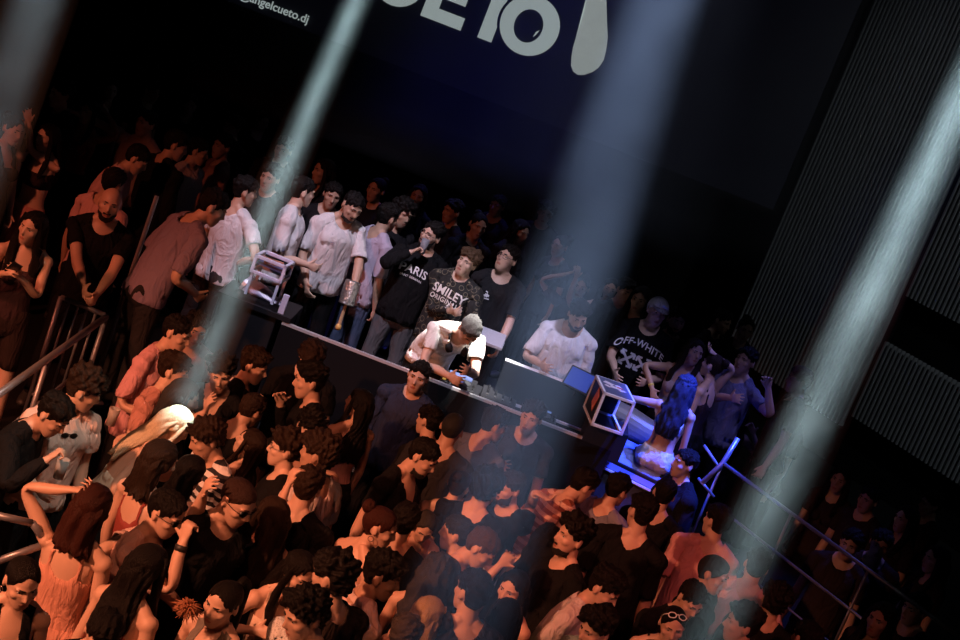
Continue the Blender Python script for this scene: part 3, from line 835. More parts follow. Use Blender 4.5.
def run_cast():
    # nudge statures so that neighbours in the crowd do not stand inside one another
    st = []
    for q in PEOPLE:
        k = q['k']; c = spine_top(None, k.get('sp', (0,0,0))); st.append(dict(h0=k.get('h', 1.76), h=k.get('h', 1.76), c=c, fl=k.get('fl', 0.), yaw=k.get('yaw', 180), free=k.get('d') is None and k.get('legs') is None, q=q))
    def where(s):
        z = s['fl']+s['c'][2]*s['h']/1.765
        p = at_z(s['q']['px'], s['q']['py'], z); y = math.radians(s['yaw']); f = np.array([math.sin(y), math.cos(y)])
        return p[:2]-f*s['c'][1]*.5
    for it in range(160):
        pos = [where(s) for s in st]; moved = False
        for i in range(len(st)):
            for j in range(i):
                d = pos[i]-pos[j]; L = math.hypot(*d)
                if L < .40 and abs(st[i]['fl']-st[j]['fl']) < .5:
                    a, b = (i, j) if pos[i][1] > pos[j][1] else (j, i); moved = True
                    for s_, sg in ((st[a], -1), (st[b], 1)):
                        if s_['free']: s_['h'] = min(max(s_['h']*(1+sg*.003), s_['h0']*.925), s_['h0']*1.06)
        if not moved: break
    pos = [where(s) for s in st]
    bad = [(round(float(np.hypot(*(pos[i]-pos[j]))),2), st[i]['q']['label'][:40], st[j]['q']['label'][:40]) for i in range(len(st)) for j in range(i) if np.hypot(*(pos[i]-pos[j])) < .30]
    for b in sorted(bad): print('CLOSE', b)
    for n, (s, q) in enumerate(zip(st, PEOPLE)):
        k = dict(q['k']); k['h'] = s['h']; build_person(q['info'], q['px'], q['py'], q['label'], seed=n*13+3, **k)
def lettering(info, lines, size, zc, col, yoff=.0, arc=0., xoff=0.):
    """printed lettering laid on the chest of the shirt"""
    top = info['top']; me = top.data
    bvh = BVHTree.FromPolygons([v.co[:] for v in me.vertices], [p.vertices[:] for p in me.polygons])
    T, R, t, sc = info['T'], info['R'], info['t'], info['sc']; ic = T.idx['chest']
    Rc = R[ic]
    for (txt, s, dz) in lines:
        cu = bpy.data.curves.new('lettering', 'FONT'); cu.body = txt; cu.size = s; cu.align_x = 'CENTER'; cu.offset = s*.018; cu.space_character = 1.05; cu.resolution_u = 3
        o = bpy.data.objects.new('lettering', cu); C.objects.link(o)
        dg = bpy.context.evaluated_depsgraph_get(); m = bpy.data.meshes.new_from_object(o.evaluated_get(dg)); bpy.data.objects.remove(o)
        bm = bmesh.new(); bm.from_mesh(m); bpy.data.meshes.remove(m)
        bmesh.ops.triangulate(bm, faces=bm.faces[:]); bmesh.ops.subdivide_edges(bm, edges=[e for e in bm.edges if e.calc_length() > .02], cuts=2)
        for vtx in bm.verts:
            x, y = vtx.co.x+xoff, vtx.co.y+dz-arc*vtx.co.x**2
            pr = np.array([-x, 0, zc+y])     # reads left to right from the front
            o_ = (Rc@(pr+np.array([0,.6,0]))+t[ic])*sc; dv = Rc@np.array([0,-1.,0])
            hit = bvh.ray_cast(Vector(o_), Vector(dv))
            if hit[0] is not None: q = hit[0]+Vector(-dv*.004)
            else: q = Vector((Rc@(pr+np.array([0,.13,0]))+t[ic])*sc)
            vtx.co = q
        bm_obj('lettering', bm, mat('print', col, .7), top)
def held(info, sd):
    """world position and axes of the palm"""
    T = info['T']; i = T.idx['hand'+sd]; B = T.B[i]
    p = (info['R'][i]@np.array(B['t'])+info['t'][i])*info['sc']
    ax = info['R'][i]@(np.array(B['t'])-B['h']); ax /= np.linalg.norm(ax)
    yv = info['R'][i]@np.array([0,1.,0])
    s = 1 if sd == 'R' else -1
    pn = info['R'][i]@np.array([-s*.69,0,-.72])
    W = info['Ry']
    return W@p+info['org'], W@ax, W@yv, W@pn

# ------------------------------------------------------------------ the room
def bx(name, lo, hi, m, kind='structure', parent=None, bev=0.):
    bm = bmesh.new(); box(bm, [(a+b)/2 for a, b in zip(lo, hi)], [b-a for a, b in zip(lo, hi)], bev=bev)
    o = bm_obj(name, bm, m, parent)
    if kind: o['kind'] = kind
    return o
blackpaint = mat('black_paint', (.008,.008,.009), .8, spec=.1, bump=.15, bscale=40, var=.3)
flr = mat('dark_floor', (.02,.018,.018), .45, bump=.1, bscale=15, var=.4)
bx('floor', (-9,-3,-.1), (9.5,21,0), flr)
bx('wall_back', (-9,20.8,0), (9.5,21,10.5), blackpaint)
bx('wall_left', (-9.2,-3,0), (-9,21,10.5), blackpaint)
bx('wall_right', (9.5,-3,0), (9.7,21,10.5), blackpaint)
bx('wall_front', (-9,-3.2,0), (9.5,-3,10.5), blackpaint)
bx('ceiling', (-9.2,-3.2,10.5), (9.7,21.2,10.6), blackpaint)
stagem = mat('stage_deck', (.012,.012,.013), .6, spec=.2, bump=.1, bscale=30, var=.3)
def slab(name, poly, z0, z1, m, kind='structure'):
    bm = bmesh.new(); a = [bm.verts.new((x,y,z0)) for x,y in poly]; b = [bm.verts.new((x,y,z1)) for x,y in poly]
    bm.faces.new(list(reversed(a))); bm.faces.new(b)
    for k in range(len(poly)): j = (k+1)%len(poly); bm.faces.new((a[k],a[j],b[j],b[k]))
    bmesh.ops.recalc_face_normals(bm, faces=bm.faces[:])
    o = bm_obj(name, bm, m); o['kind'] = kind; return o
slab('floor_stage', [(-2.5,11.35),(2.45,11.35),(3.7,9.6),(4.6,8.2),(9.5,8.2),(9.5,19),(-2.5,19)], 0, .75, stagem)
slab('floor_platform', [(-9,8.3),(-2.5,8.3),(-2.5,19),(-9,19)], 0, .55, stagem)
# slatted wall on the right: a run of vertical battens on black, with a plain dark band
wd = np.array([.58,-.81,0]); wd /= np.linalg.norm(wd); w0 = np.array([3.10,19.0,0]); wn = np.array([-.81,-.58,0])
slatm = mat('grey_slat', (.34,.35,.36), .6, spec=.2, var=.25, bscale=8)
def slats(name, t0, t1, z0, z1, pitch=.066):
    bm = bmesh.new(); ang = math.atan2(wd[1], wd[0]); rot = Matrix.Rotation(ang,3,'Z')
    c = w0+wd*(t0+t1)/2; box(bm, (c[0]-wn[0]*.06, c[1]-wn[1]*.06, (z0+z1)/2), (t1-t0,.04,z1-z0), rot)
    o = bm_obj(name, bm, blackpaint); o['kind'] = 'structure'
    bm = bmesh.new(); n = int((t1-t0)/pitch)
    for k in range(n):
        p = w0+wd*(t0+(k+.5)*pitch); box(bm, (p[0],p[1],(z0+z1)/2), (.022,.06,z1-z0), rot)
    bm_obj('slats', bm, slatm, o)
slats('wall_slatted', 0, 2.3, 1.25, 9.5)
slats('wall_slatted_upper', 2.3, 7.4, 2.95, 9.5)
slats('wall_slatted_lower', 2.3, 7.4, 1.42, 2.38)
bm = bmesh.new(); rot = Matrix.Rotation(math.atan2(wd[1],wd[0]),3,'Z'); c = w0+wd*3.7-wn*.14
box(bm, (c[0],c[1],4.8), (7.6,.06,9.5), rot); o = bm_obj('wall_side', bm, blackpaint); o['kind'] = 'structure'

# ------------------------------------------------------------------ the screen
YS = 17.3
def sc_pt(px, py): return at_y(px, py, YS-.03)
scr = empty('video_screen', (-2.0,YS,3.3)); tag(scr, 'large dark video screen above the stage showing pale letters and a teardrop shape', 'screen')
bm = bmesh.new(); box(bm, (0,.08,2.3),(9.4,.12,4.6)); bm_obj('screen_panel', bm, mat('screen_black', (.008,.008,.010), .5, emit=(.10,.10,.28), estr=.006), scr)
bm = bmesh.new()
for xx in (-4.72,4.72): box(bm, (xx,.08,2.3),(.06,.14,4.7))
for zz in (-.03,4.63): box(bm, (0,.08,zz),(9.5,.14,.06))
bm_obj('screen_frame', bm, blackpaint, scr)
glow = mat('screen_letters', (.30,.34,.35), .8, emit=(.42,.50,.50), estr=.62, var=.1, bscale=25)
dark = mat('screen_gap', (.008,.008,.010), .5, emit=(.10,.10,.16), estr=.02)
def pxm(u, v):       # unrolled pixel -> screen-plane point
    px = 480+u*CR-v*SR; py = 320+u*SR+v*CR
    p = at_y(px, py, YS-.02); return p[0], p[2]
def flat(name, polys, m, y):
    bm = bmesh.new()
    for poly in polys:
        a = [bm.verts.new((x+2.0, y-YS, z-3.3)) for x, z in poly]
        f = bm.faces.new(a)
    bmesh.ops.triangulate(bm, faces=bm.faces[:])
    bmesh.ops.recalc_face_normals(bm, faces=bm.faces[:])
    r = bmesh.ops.extrude_face_region(bm, geom=bm.faces[:]); bmesh.ops.translate(bm, verts=[g for g in r['geom'] if isinstance(g, bmesh.types.BMVert)], vec=(0,.008,0))
    bmesh.ops.recalc_face_normals(bm, faces=bm.faces[:])
    return bm_obj(name, bm, m, scr)
PM = lambda pts: [pxm(u, v) for u, v in pts]
def ring(cu, cv, r1u, r1v, c2u, c2v, r2u, r2v, n=40):
    out = []
    for k in range(n):
        a, b = 2*PI*k/n, 2*PI*(k+1)/n
        out.append(PM([(cu+r1u*math.cos(a), cv+r1v*math.sin(a)),(cu+r1u*math.cos(b), cv+r1v*math.sin(b)),(c2u+r2u*math.cos(b), c2v+r2v*math.sin(b)),(c2u+r2u*math.cos(a), c2v+r2v*math.sin(a))]))
    return out
flat('letter_E', [PM([(-165,-263),(-165,-323),(-150,-323),(-150,-263)]), PM([(-150,-263),(-150,-276),(-122,-276),(-122,-263)]), PM([(-150,-287),(-150,-299),(-126,-299),(-126,-287)]), PM([(-150,-310),(-150,-323),(-122,-323),(-122,-310)])], glow, YS-.02).name = 'letter'
flat('letter', [PM([(-104,-263),(-104,-310),(-89,-310),(-89,-263)]), PM([(-122,-310),(-122,-323),(-70,-323),(-70,-310)])], glow, YS-.02)
flat('letter_gap', ring(-59,-293,33,33,-59,-293,26,26), dark, YS-.035)
flat('letter', ring(-59,-293,30,30.5,-60,-292,14.5,17), glow, YS-.05)
flat('letter', [PM([(-48,-292),(-50,-286),(-52,-283),(-51,-289)])], glow, YS-.05)
U = []
for k in range(16):
    a, b = PI*k/16, PI*(k+1)/16
    U.append(PM([(-196+26*math.cos(a),-288+26*math.sin(a)),(-196+26*math.cos(b),-288+26*math.sin(b)),(-196+11*math.cos(b),-288+11*math.sin(b)),(-196+11*math.cos(a),-288+11*math.sin(a))]))
U += [PM([(-222,-288),(-222,-323),(-207,-323),(-207,-288)]), PM([(-185,-288),(-185,-323),(-170,-323),(-170,-288)])]
flat('letter', U, glow, YS-.02)
pts = [(830,-30),(905,-30),(908,90),(911,150),(905,200),(895,240),(875,270),(850,288),(815,300),(790,299),(772,285),(764,262),(766,225),(772,190),(785,145),(800,100),(818,45)]
flat('teardrop', [[(lambda p: (p[0],p[2]))(at_y(380+X/4, Y/4, YS-.02)) for X, Y in pts]], mat('screen_teardrop', (.36,.40,.40), .8, emit=(.46,.52,.50), estr=.50, var=.25, bscale=9), YS-.02)
cu = bpy.data.curves.new('lettering','FONT'); cu.body = '@angelcueto.dj'; cu.align_x = 'RIGHT'; cu.size = .135; cu.offset = .0018; cu.extrude = .004
o = bpy.data.objects.new('lettering', cu); C.objects.link(o); dg = bpy.context.evaluated_depsgraph_get(); m_ = bpy.data.meshes.new_from_object(o.evaluated_get(dg)); bpy.data.objects.remove(o)
o = bpy.data.objects.new('lettering', m_); C.objects.link(o); m_.materials.append(glow)
x_, z_ = pxm(-267,-215); o.parent = scr; o.rotation_euler = (PI/2,0,0); o.location = (x_+2.0,-.03,z_-3.3)

# ------------------------------------------------------------------ booth and equipment
alu = mat('aluminium_edge', (.70,.70,.74), .35, metal=.6, var=.05)
whitee = mat('white_edge', (.72,.72,.76), .45, var=.05)
blk = mat('black_plastic', (.010,.010,.012), .5, spec=.25)
rub = mat('black_rubber', (.008,.008,.009), .7, spec=.15)
chrome = mat('chrome', (.7,.7,.72), .15, metal=1., var=.05)
bl = at_z(287,317,1.6); br = at_z(612,443,1.6); YB = 11.5
print('BOOTH', bl, br)
booth = empty('booth_front', ((bl[0]+br[0])/2, YB, 0)); tag(booth, 'long black booth front with a bright metal top edge below the disc jockey', 'dj booth')
hw = (br[0]-bl[0])/2
bm = bmesh.new(); box(bm, (0,.03,.80),(2*hw,.06,1.56)); bm_obj('front_panel', bm, mat('booth_cloth', (.006,.006,.007), .8, spec=.08, bump=.2, bscale=90), booth)
bm = bmesh.new(); box(bm, (0,.02,1.592),(2*hw,.035,.022)); bm_obj('top_edge', bm, alu, booth)
for s in (-1, 1):
    bm = bmesh.new(); box(bm, (s*(hw-.02),.38,.80),(.04,.64,1.56)); bm_obj('side_panel', bm, blk, booth)
bm = bmesh.new(); box(bm, (.5,.42,1.46),(2*hw-1.08,.70,.05)); bm_obj('work_surface', bm, blk, booth)
ZT = 1.485
# decks and mixer
def deck(x, y, lab):
    r = empty('media_player', (x,y,ZT)); tag(r, lab, 'media player', 'media players on the booth')
    bm = bmesh.new(); box(bm, (0,0,.05),(.30,.36,.10), bev=.008); bm_obj('case', bm, blk, r)
    bm = bmesh.new(); tube(bm, [(0,-.05,.10),(0,-.05,.112)], .10, 32); j = bm_obj('jog_wheel', bm, mat('jog_metal', (.10,.10,.11), .3, metal=.7), r)
    bm = bmesh.new(); tube(bm, [(0,-.05,.112),(0,-.05,.115)], .035, 20); bm_obj('jog_display', bm, mat('jog_display', (.1,.1,.2), .3, emit=(.25,.3,1.), estr=.5), j)
    bm = bmesh.new(); box(bm, (0,.115,.107),(.20,.09,.012)); bm_obj('display', bm, mat('deck_display', (.05,.06,.12), .2, emit=(.2,.35,.9), estr=.35), r)
    for k in range(2):
        bm = bmesh.new(); tube(bm, [(-.12,-.13+k*.05,.10),(-.12,-.13+k*.05,.107)], .016, 14); bm_obj('play_button', bm, mat('play_button', (.1,.3,.1), .4, emit=(.1,.8,.25) if k else (.9,.5,.1), estr=.5), r)
    bm = bmesh.new(); box(bm, (.125,-.06,.103),(.012,.16,.006)); box(bm, (.125,-.06,.110),(.02,.03,.014)); bm_obj('pitch_slider', bm, rub, r)
deck(.02, 11.83, 'media player in front of the disc jockey, left end of the booth table')
deck(.72, 11.80, 'media player in front of the dark screen slab')
mx = empty('mixer', (.37,11.82,ZT)); tag(mx, 'black mixer between the two media players with small lit knobs', 'mixer')
bm = bmesh.new(); box(bm, (0,0,.05),(.30,.36,.10), bev=.008); bm_obj('case', bm, mat('mixer_grey', (.012,.012,.014), .5, spec=.2), mx)
for i in range(4):
    for j in range(4):
        bm = bmesh.new(); tube(bm, [(-.1+i*.066,.13-j*.05,.10),(-.1+i*.066,.13-j*.05,.122)], [.012,.010], 10); bm_obj('knob', bm, rub, mx)
    bm = bmesh.new(); box(bm, (-.1+i*.066,-.105,.105),(.016,.03,.014)); bm_obj('fader', bm, mat('fader_cap', (.03,.03,.032), .5), mx)
for i, (dx, c) in enumerate(((-.03,(1,.15,.15)),(.0,(1,.9,.8)),(.03,(.9,.2,.5)))):
    bm = bmesh.new(); ellipsoid(bm, (dx,.165,.104),(.008,.008,.006), seg=8); bm_obj('lit_button', bm, mat('lit_button', c, .4, emit=c, estr=2.5), mx)
# paper sheet under hand of the man with glasses
p = at_z(478,363,ZT+.10); bm = bmesh.new(); box(bm, (0,0,0),(.30,.26,.03), bev=.004)
cs = bm_obj('equipment_case', bm, mat('pale_case', (.42,.42,.46), .5)); cs.location = (p[0],p[1]+.12,ZT+.32); cs.rotation_euler = (.25,0,0); tag(cs, 'pale flat lid between the disc jockey and the hand of the man with glasses', 'case lid')
# long dark slab with white upper edge
p1 = at_z(505,362,1.86); p2 = at_z(603,402,1.80)
sl = empty('light_bar', ((p1[0]+p2[0])/2, (p1[1]+p2[1])/2, ZT)); tag(sl, 'long black slab with a white upper edge before the oversized white t-shirt', 'light bar')
L_ = p2[0]-p1[0]; print('SLAB', p1, p2)
bm = bmesh.new(); box(bm, (0,0,.185),(L_,.06,.36), Euler((-.20,0,0)).to_matrix(), bev=.006); bm_obj('body', bm, mat('glossy_black', (.004,.0045,.006), .4, spec=.12), sl)
bm = bmesh.new(); box(bm, (0,.04,.368),(L_,.045,.022), Euler((-.20,0,0)).to_matrix()); bm_obj('upper_edge', bm, whitee, sl)
bm = bmesh.new(); box(bm, (.02,-.09,.07),(L_*.75,.03,.018)); bm_obj('lower_strip', bm, mat('grey_strip', (.35,.36,.40), .4), sl)
for s in (-1, 1):
    bm = bmesh.new(); box(bm, (s*L_*.42,.0,.02),(.05,.2,.04)); bm_obj('foot', bm, rub, sl)
# small tilted screen
p = at_z(580,380,1.93)
mo = empty('monitor', (p[0],p[1],ZT)); tag(mo, 'small tilted monitor with a blue-lit face at the right end of the slab', 'monitor')
rt = Euler((-.55,0,-.35)).to_matrix()
bm = bmesh.new(); box(bm, (0,0,.44),(.24,.03,.19), rt, bev=.006); bm_obj('housing', bm, blk, mo)
bm = bmesh.new(); c_ = Vector((0,0,.44))+rt@Vector((0,-.018,0)); box(bm, c_, (.21,.004,.16), rt); bm_obj('screen', bm, mat('monitor_screen', (.03,.05,.2), .15, emit=(.08,.16,1.), estr=.22), mo)
bm = bmesh.new(); tube(bm, [(0,.03,.0),(0,.03,.40)], .018, 12); box(bm, (0,.03,.01),(.16,.14,.02)); bm_obj('stand', bm, blk, mo)
# flight-case frame
p = at_z(613,388,2.04)
fcz = ZT+.28
fc = empty('flight_case', (p[0]+.02,p[1],fcz)); fc.rotation_euler = (0,0,math.radians(9)); tag(fc, 'open black flight case with white edges and a stickered lid, right booth end', 'flight case')
W_, D_, H_ = .25, .44, .27
def cage(root, W_, D_, H_, m, th=.022):
    k = 0
    for sx in (-1, 1):
        for sy in (-1, 1):
            bm = bmesh.new(); box(bm, (sx*W_/2, sy*D_/2, H_/2),(th,th,H_), bev=.003); bm_obj('corner_post', bm, m, root)
    for z in (0, H_):
        for s in (-1, 1):
            bm = bmesh.new(); box(bm, (0,s*D_/2,z),(W_+th,th,th), bev=.003); bm_obj('edge_bar', bm, m, root)
            bm = bmesh.new(); box(bm, (s*W_/2,0,z),(th,D_+th,th), bev=.003); bm_obj('edge_bar', bm, m, root)
cage(fc, W_, D_, H_, whitee)
bm = bmesh.new(); box(bm, (0,0,H_+.006),(W_-.02,D_-.02,.014)); bm_obj('lid', bm, mat('lid_blue', (.10,.12,.20), .45), fc)
bm = bmesh.new()
for (x, y, w, h) in ((-.05,.07,.08,.06),(.0,.0,.09,.05),(.03,.06,.05,.05),(.05,-.04,.06,.03),(-.07,-.02,.05,.03)): box(bm, (x,y,H_+.0145),(w,h,.003), Euler((0,0,.5*x*20)).to_matrix())
bm_obj('sticker', bm, mat('pale_sticker', (.7,.66,.70), .6), fc)
bm = bmesh.new(); box(bm, (.04,.02,H_+.016),(.05,.03,.003)); bm_obj('sticker', bm, mat('red_sticker', (.55,.10,.12), .6), fc)
bm = bmesh.new(); box(bm, (-W_/2+.004,0,H_/2),(.010,D_-.02,H_-.02)); bm_obj('side_panel', bm, blk, fc)
bm = bmesh.new(); box(bm, (-W_/2-.004,-.04,H_/2+.02),(.004,.12,.16), Euler((.4,0,0)).to_matrix()); bm_obj('sticker', bm, mat('orange_sticker', (.65,.16,.06), .6), fc)
bm = bmesh.new(); box(bm, (0,D_/2-.006,H_/2),(W_-.02,.010,H_-.02)); bm_obj('back_panel', bm, blk, fc)
# stand under the case
st = empty('laptop_stand', tuple(at_z(578,418,ZT+.10)+np.array([0,.05,-.10]))); tag(st, 'white angled folding stand under the left front of the open flight case', 'stand')
for s in (-1, 1):
    bm = bmesh.new(); tube(bm, [(s*.10,-.15,.0),(s*.10,.03,.17),(s*.10,.16,.175)], .008, 10); bm_obj('side_frame', bm, whitee, st)
    bm = bmesh.new(); tube(bm, [(s*.10,.03,.17),(s*.10,.14,.0)], 0.007, 10); bm_obj('leg', bm, whitee, st)
bm = bmesh.new(); box(bm, (0,-.05,.10),(.20,.22,.012), Euler((.76,0,0)).to_matrix()); bm_obj('tray', bm, mat('pale_tray', (.12,.13,.20), .5), st)
# box carrying it
bx2 = bm = bmesh.new(); box(bm, (0,0,.0),(.34,.34,.26), bev=.006); o = bm_obj('rack_box', bm, blk); o.location = (p[0]+.08,p[1]+.06,ZT+.135); tag(o, 'low black rack box beneath the open flight case', 'rack box')
# moving head lights
def mover(pos, aim, lab, col=(.05,.05,.055), sc=1.0, lens=None):
    r = empty('moving_head_light', pos); tag(r, lab, 'stage light')
    bm = bmesh.new(); box(bm, (0,0,.05*sc),(.26*sc,.26*sc,.10*sc), bev=.012*sc); bm_obj('base', bm, blk, r)
    for s in (-1, 1):
        bm = bmesh.new(); box(bm, (s*.125*sc,0,.20*sc),(.03*sc,.10*sc,.24*sc), bev=.008*sc); bm_obj('yoke_arm', bm, blk, r)
    a = Vector(aim).normalized(); c = Vector((0,0,.27*sc))
    bm = bmesh.new(); tube(bm, [c-a*.17*sc, c-a*.12*sc, c+a*.05*sc, c+a*.16*sc, c+a*.18*sc], [.06*sc,.085*sc,.095*sc,.085*sc,.085*sc], 20); h = bm_obj('head', bm, mat('mover_head', col, .35), r)
    bm = bmesh.new(); tube(bm, [c+a*.181*sc, c+a*.19*sc], .07*sc, 20)
    bm_obj('lens', bm, mat('lens_glass', (.05,.06,.10), .1, emit=lens, estr=.03) if lens else mat('lens_dark', (.03,.03,.05), .08), h)
    bm = bmesh.new(); tube(bm, [c+a*.15*sc, c+a*.1805*sc], .094*sc, 24); bm_obj('lens_ring', bm, mat('lens_ring', (.28,.28,.32), .3, metal=.6) if not lens else mat('lit_lens_ring', (.1,.12,.3), .3, emit=(.25,.32,1.), estr=.6), h)
q = at_z(628,414,1.70); mover((q[0]+.10,q[1]+.12,1.18), (-.9,.12,.12), 'black stage light lying level just right of the open flight case', (.16,.16,.18), sc=1.5)
q = at_z(650,424,1.62); mover((q[0]+.12,q[1]+.05,1.10), (-.85,-.1,.1), 'black stage light in front of the woman sitting on the speaker', (.14,.14,.16), sc=1.35)
q = at_z(622,434,1.45); mover((q[0]-.02,q[1]-.02,1.10), (-.4,-.8,.3), 'small black stage light at the foot of the right booth end', sc=.9, lens=(.15,.2,1.))
# speaker she sits on
qa, qb = at_z(617,438,1.50), at_z(677,467,1.50)
cw = (qb-qa)[0]+.06
sp_ = empty('bass_speaker', ((qa[0]+qb[0])/2+.02, (qa[1]+qb[1])/2-.14, .75)); sp_.rotation_euler = (0,0,math.atan2(qb[1]-qa[1], qb[0]-qa[0])); tag(sp_, 'speaker cabinet with a blue-lit and blue-tinted rounded top under the seated woman', 'speaker')
print('SUB', qa, qb)
Ht = .74
bm = bmesh.new(); box(bm, (0,0,Ht/2-.03),(cw,.52,Ht-.06), bev=.01); bm_obj('cabinet', bm, blk, sp_)
bm = bmesh.new()
prof = [(-.27,Ht-.14),(-.255,Ht-.07),(-.21,Ht-.02),(-.14,Ht),(.26,Ht),(.26,Ht-.14)]
a = [bm.verts.new((-cw/2-.01,y,z)) for y, z in prof]; b = [bm.verts.new((cw/2+.01,y,z)) for y, z in prof]
bm.faces.new(a); bm.faces.new(list(reversed(b)))
for k in range(len(prof)): j = (k+1)%len(prof); bm.faces.new((a[j],a[k],b[k],b[j]))
bmesh.ops.recalc_face_normals(bm, faces=bm.faces[:]); bm_obj('top_cover', bm, mat('blue_tinted_cover', (.16,.21,.46), .5, bump=.1, bscale=30), sp_)  # blue of the stage light put into the cover's colour
bm = bmesh.new(); box(bm, (0,-.266,.30),(cw-.06,.012,.5)); bm_obj('grille', bm, mat('grille', (.02,.02,.022), .6, bump=.6, bscale=300), sp_)
bm = bmesh.new(); box(bm, (0,-.275,.585),(cw,.02,.016)); bm_obj('front_trim', bm, whitee, sp_)
# left equipment
q = at_z(274,262,1.98); q2 = at_z(287,312,1.62)
lc = empty('flight_case', (q[0],q[1]+.02,1.87)); lc.rotation_euler = (0,0,math.radians(-4)); tag(lc, 'flight case with pale lilac edges beside the loose white t-shirt', 'flight case')
cage(lc, .25, .24, .13, mat('lilac_edge', (.60,.58,.72), .4), .026)
bm = bmesh.new(); box(bm, (0,0,.08),(.23,.22,.02)); bm_obj('shelf', bm, mat('shelf_blue', (.08,.10,.22), .4), lc)
bm = bmesh.new()
for k, (x, y, c) in enumerate(((-.08,.05,0),(.02,.08,0),(.06,-.03,0),(-.03,-.07,0))): box(bm, (x*.7,y*.7,.10),(.10,.03,.02), Euler((0,0,.3*k)).to_matrix())
bm_obj('cable_bundle', bm, mat('orange_cable', (.40,.16,.08), .5), lc)
bm = bmesh.new(); box(bm, (0,.115,.065),(.23,.01,.10)); bm_obj('back_panel', bm, blk, lc)
tb = empty('stand_table', (q[0],q[1]+.02,.75))
for sx in (-1, 1):
    for sy in (-1, 1):
        bm = bmesh.new(); box(bm, (sx*.115,sy*.11,-.10),(.022,.022,.20)); bm_obj('leg', bm, mat('lilac_edge', (.60,.58,.72), .4), lc); tag(tb, 'black table carrying the pale-edged flight case left of the booth', 'table')
bm = bmesh.new(); box(bm, (0,0,.88),(.62,.5,.04)); bm_obj('table_top', bm, blk, tb)
for sx in (-1, 1):
    for sy in (-1, 1):
        bm = bmesh.new(); tube(bm, [(sx*.28,sy*.22,0),(sx*.28,sy*.22,.86)], .018, 10); bm_obj('leg', bm, blk, tb)
bm = bmesh.new(); box(bm, (0,0,.0),(.05,.03,.20), bev=.004); o = bm_obj('end_bracket', bm, mat('lilac_metal', (.50,.48,.62), .4)); o.location = (bl[0]-.04,YB+.05,1.71); tag(o, 'pale metal bracket at the left end of the booth edge', 'bracket')
q = at_z(272,290,1.70); mover((q[0]-.02,q[1]-.10,1.30), (-.8,.2,.25), 'lilac-lit stage light below the pale-edged flight case', (.36,.34,.48), 1.15)
q = at_z(262,318,1.45); mover((q[0]-.02,q[1]-.2,1.0), (.1,-1,.25), 'stage light with a blue ring round its lens at the left booth end', (.02,.02,.025), .55, (.1,.12,.9))
q = at_z(282,305,1.5); 
bm = bmesh.new(); box(bm, (0,0,.0),(.50,.40,.9), bev=.01); o = bm_obj('road_trunk', bm, blk); o.location = (bl[0]-.30,11.72,1.20); tag(o, 'black equipment trunk behind the stage lights at the left booth end', 'trunk')
# silver drum on tan stick
q = at_z(352,289,1.80)
ln = empty('sparkle_lantern', (q[0],q[1],1.60)); ln.location = at_z(338,328,1.60); tag(ln, 'silver textured cylinder on a tan stick held by the man in the plain white t-shirt', 'lantern')
ax_ = Vector(at_d(354,280,depth_of(at_z(338,328,1.60)))-at_z(338,328,1.60)).normalized()
bm = bmesh.new(); tube(bm, [ax_*.0, ax_*.22], [.016,.013], 10); bm_obj('stick', bm, mat('tan_wood', (.45,.27,.14), .5), ln)
bm = bmesh.new(); tube(bm, [ax_*.20, ax_*.21, ax_*.40, ax_*.41], [.05,.066,.066,.05], 20); bm_obj('drum', bm, mat('silver_foil', (.62,.60,.58), .3, metal=.9, bump=1., bscale=60, var=.4), ln)
bm = bmesh.new(); ellipsoid(bm, ax_*.01, (.026,.026,.03), seg=12); bm_obj('tip', bm, mat('amber', (.6,.38,.12), .4), ln)

# ------------------------------------------------------------------ railings
steel = mat('rail_steel', (.30,.30,.34), .38, metal=.6, var=.1)
def rail(name, label, bars, root, r=.022):
    e = empty(name, root); tag(e, label, 'railing')
    R0 = Vector(root)
    for (pn, pts, rr) in bars:
        bm = bmesh.new(); tube(bm, [Vector(p)-R0 for p in pts], rr, 12); bm_obj(pn, bm, steel, e, smooth=True)
    return e
Z = lambda px, py, z: tuple(at_z(px, py, z))
a, b = Vector(Z(-12,402,1.5)), Vector(Z(106,317,1.5))
dn = lambda p, z: Vector((p[0],p[1],z))
LR = [('hand_rail',[a,b],.024),('mid_rail',[dn(a,1.14),dn(b,1.14)],.014),('post',[b,dn(b,.55)],.02),('post',[a.lerp(b,.45),dn(a.lerp(b,.45),.55)],.018),('post',[a,dn(a,.55)],.02)]
rail('platform_railing','steel handrail running away along the edge of the left platform',LR,(b.x,b.y,.55))
a, b = Vector(Z(61,297,1.52)), Vector(Z(105,315,1.52))
GR = [('top_bar',[a,b],.018),('lower_bar',[dn(a,.75),dn(b,.75)],.014),('post',[a,dn(a,.55)],.018)]
for k in range(1,5):
    c = a.lerp(b,k/5); GR.append(('baluster',[dn(c,1.50),dn(c,.75)],.010))
rail('gate_railing','short barred rail under the hands of the bald bearded man',GR,(a.x,a.y,.55))
tp, bt = at_d(157,196,11.6), at_d(113,325,11.6)
e = empty('tall_pole', (bt[0],bt[1],.55)); tag(e, 'tall thin metal pole behind the left platform rail', 'pole')
R0 = Vector((bt[0],bt[1],.55))
bm = bmesh.new(); tube(bm, [R0-R0+Vector((0,0,0)), Vector(tp)-R0], .018, 10); bm_obj('shaft', bm, steel, e)
bm = bmesh.new(); m_ = (Vector(tp)-R0)*.52; tube(bm, [m_, m_+(Vector(tp)-R0)*.08], .027, 10); bm_obj('clamp', bm, mat('blue_clamp', (.25,.27,.40), .35, metal=.6), e)
bm = bmesh.new(); tube(bm, [Vector((0,0,0)),Vector((0,0,.02))], .12, 20); bm_obj('base_plate', bm, steel, e)
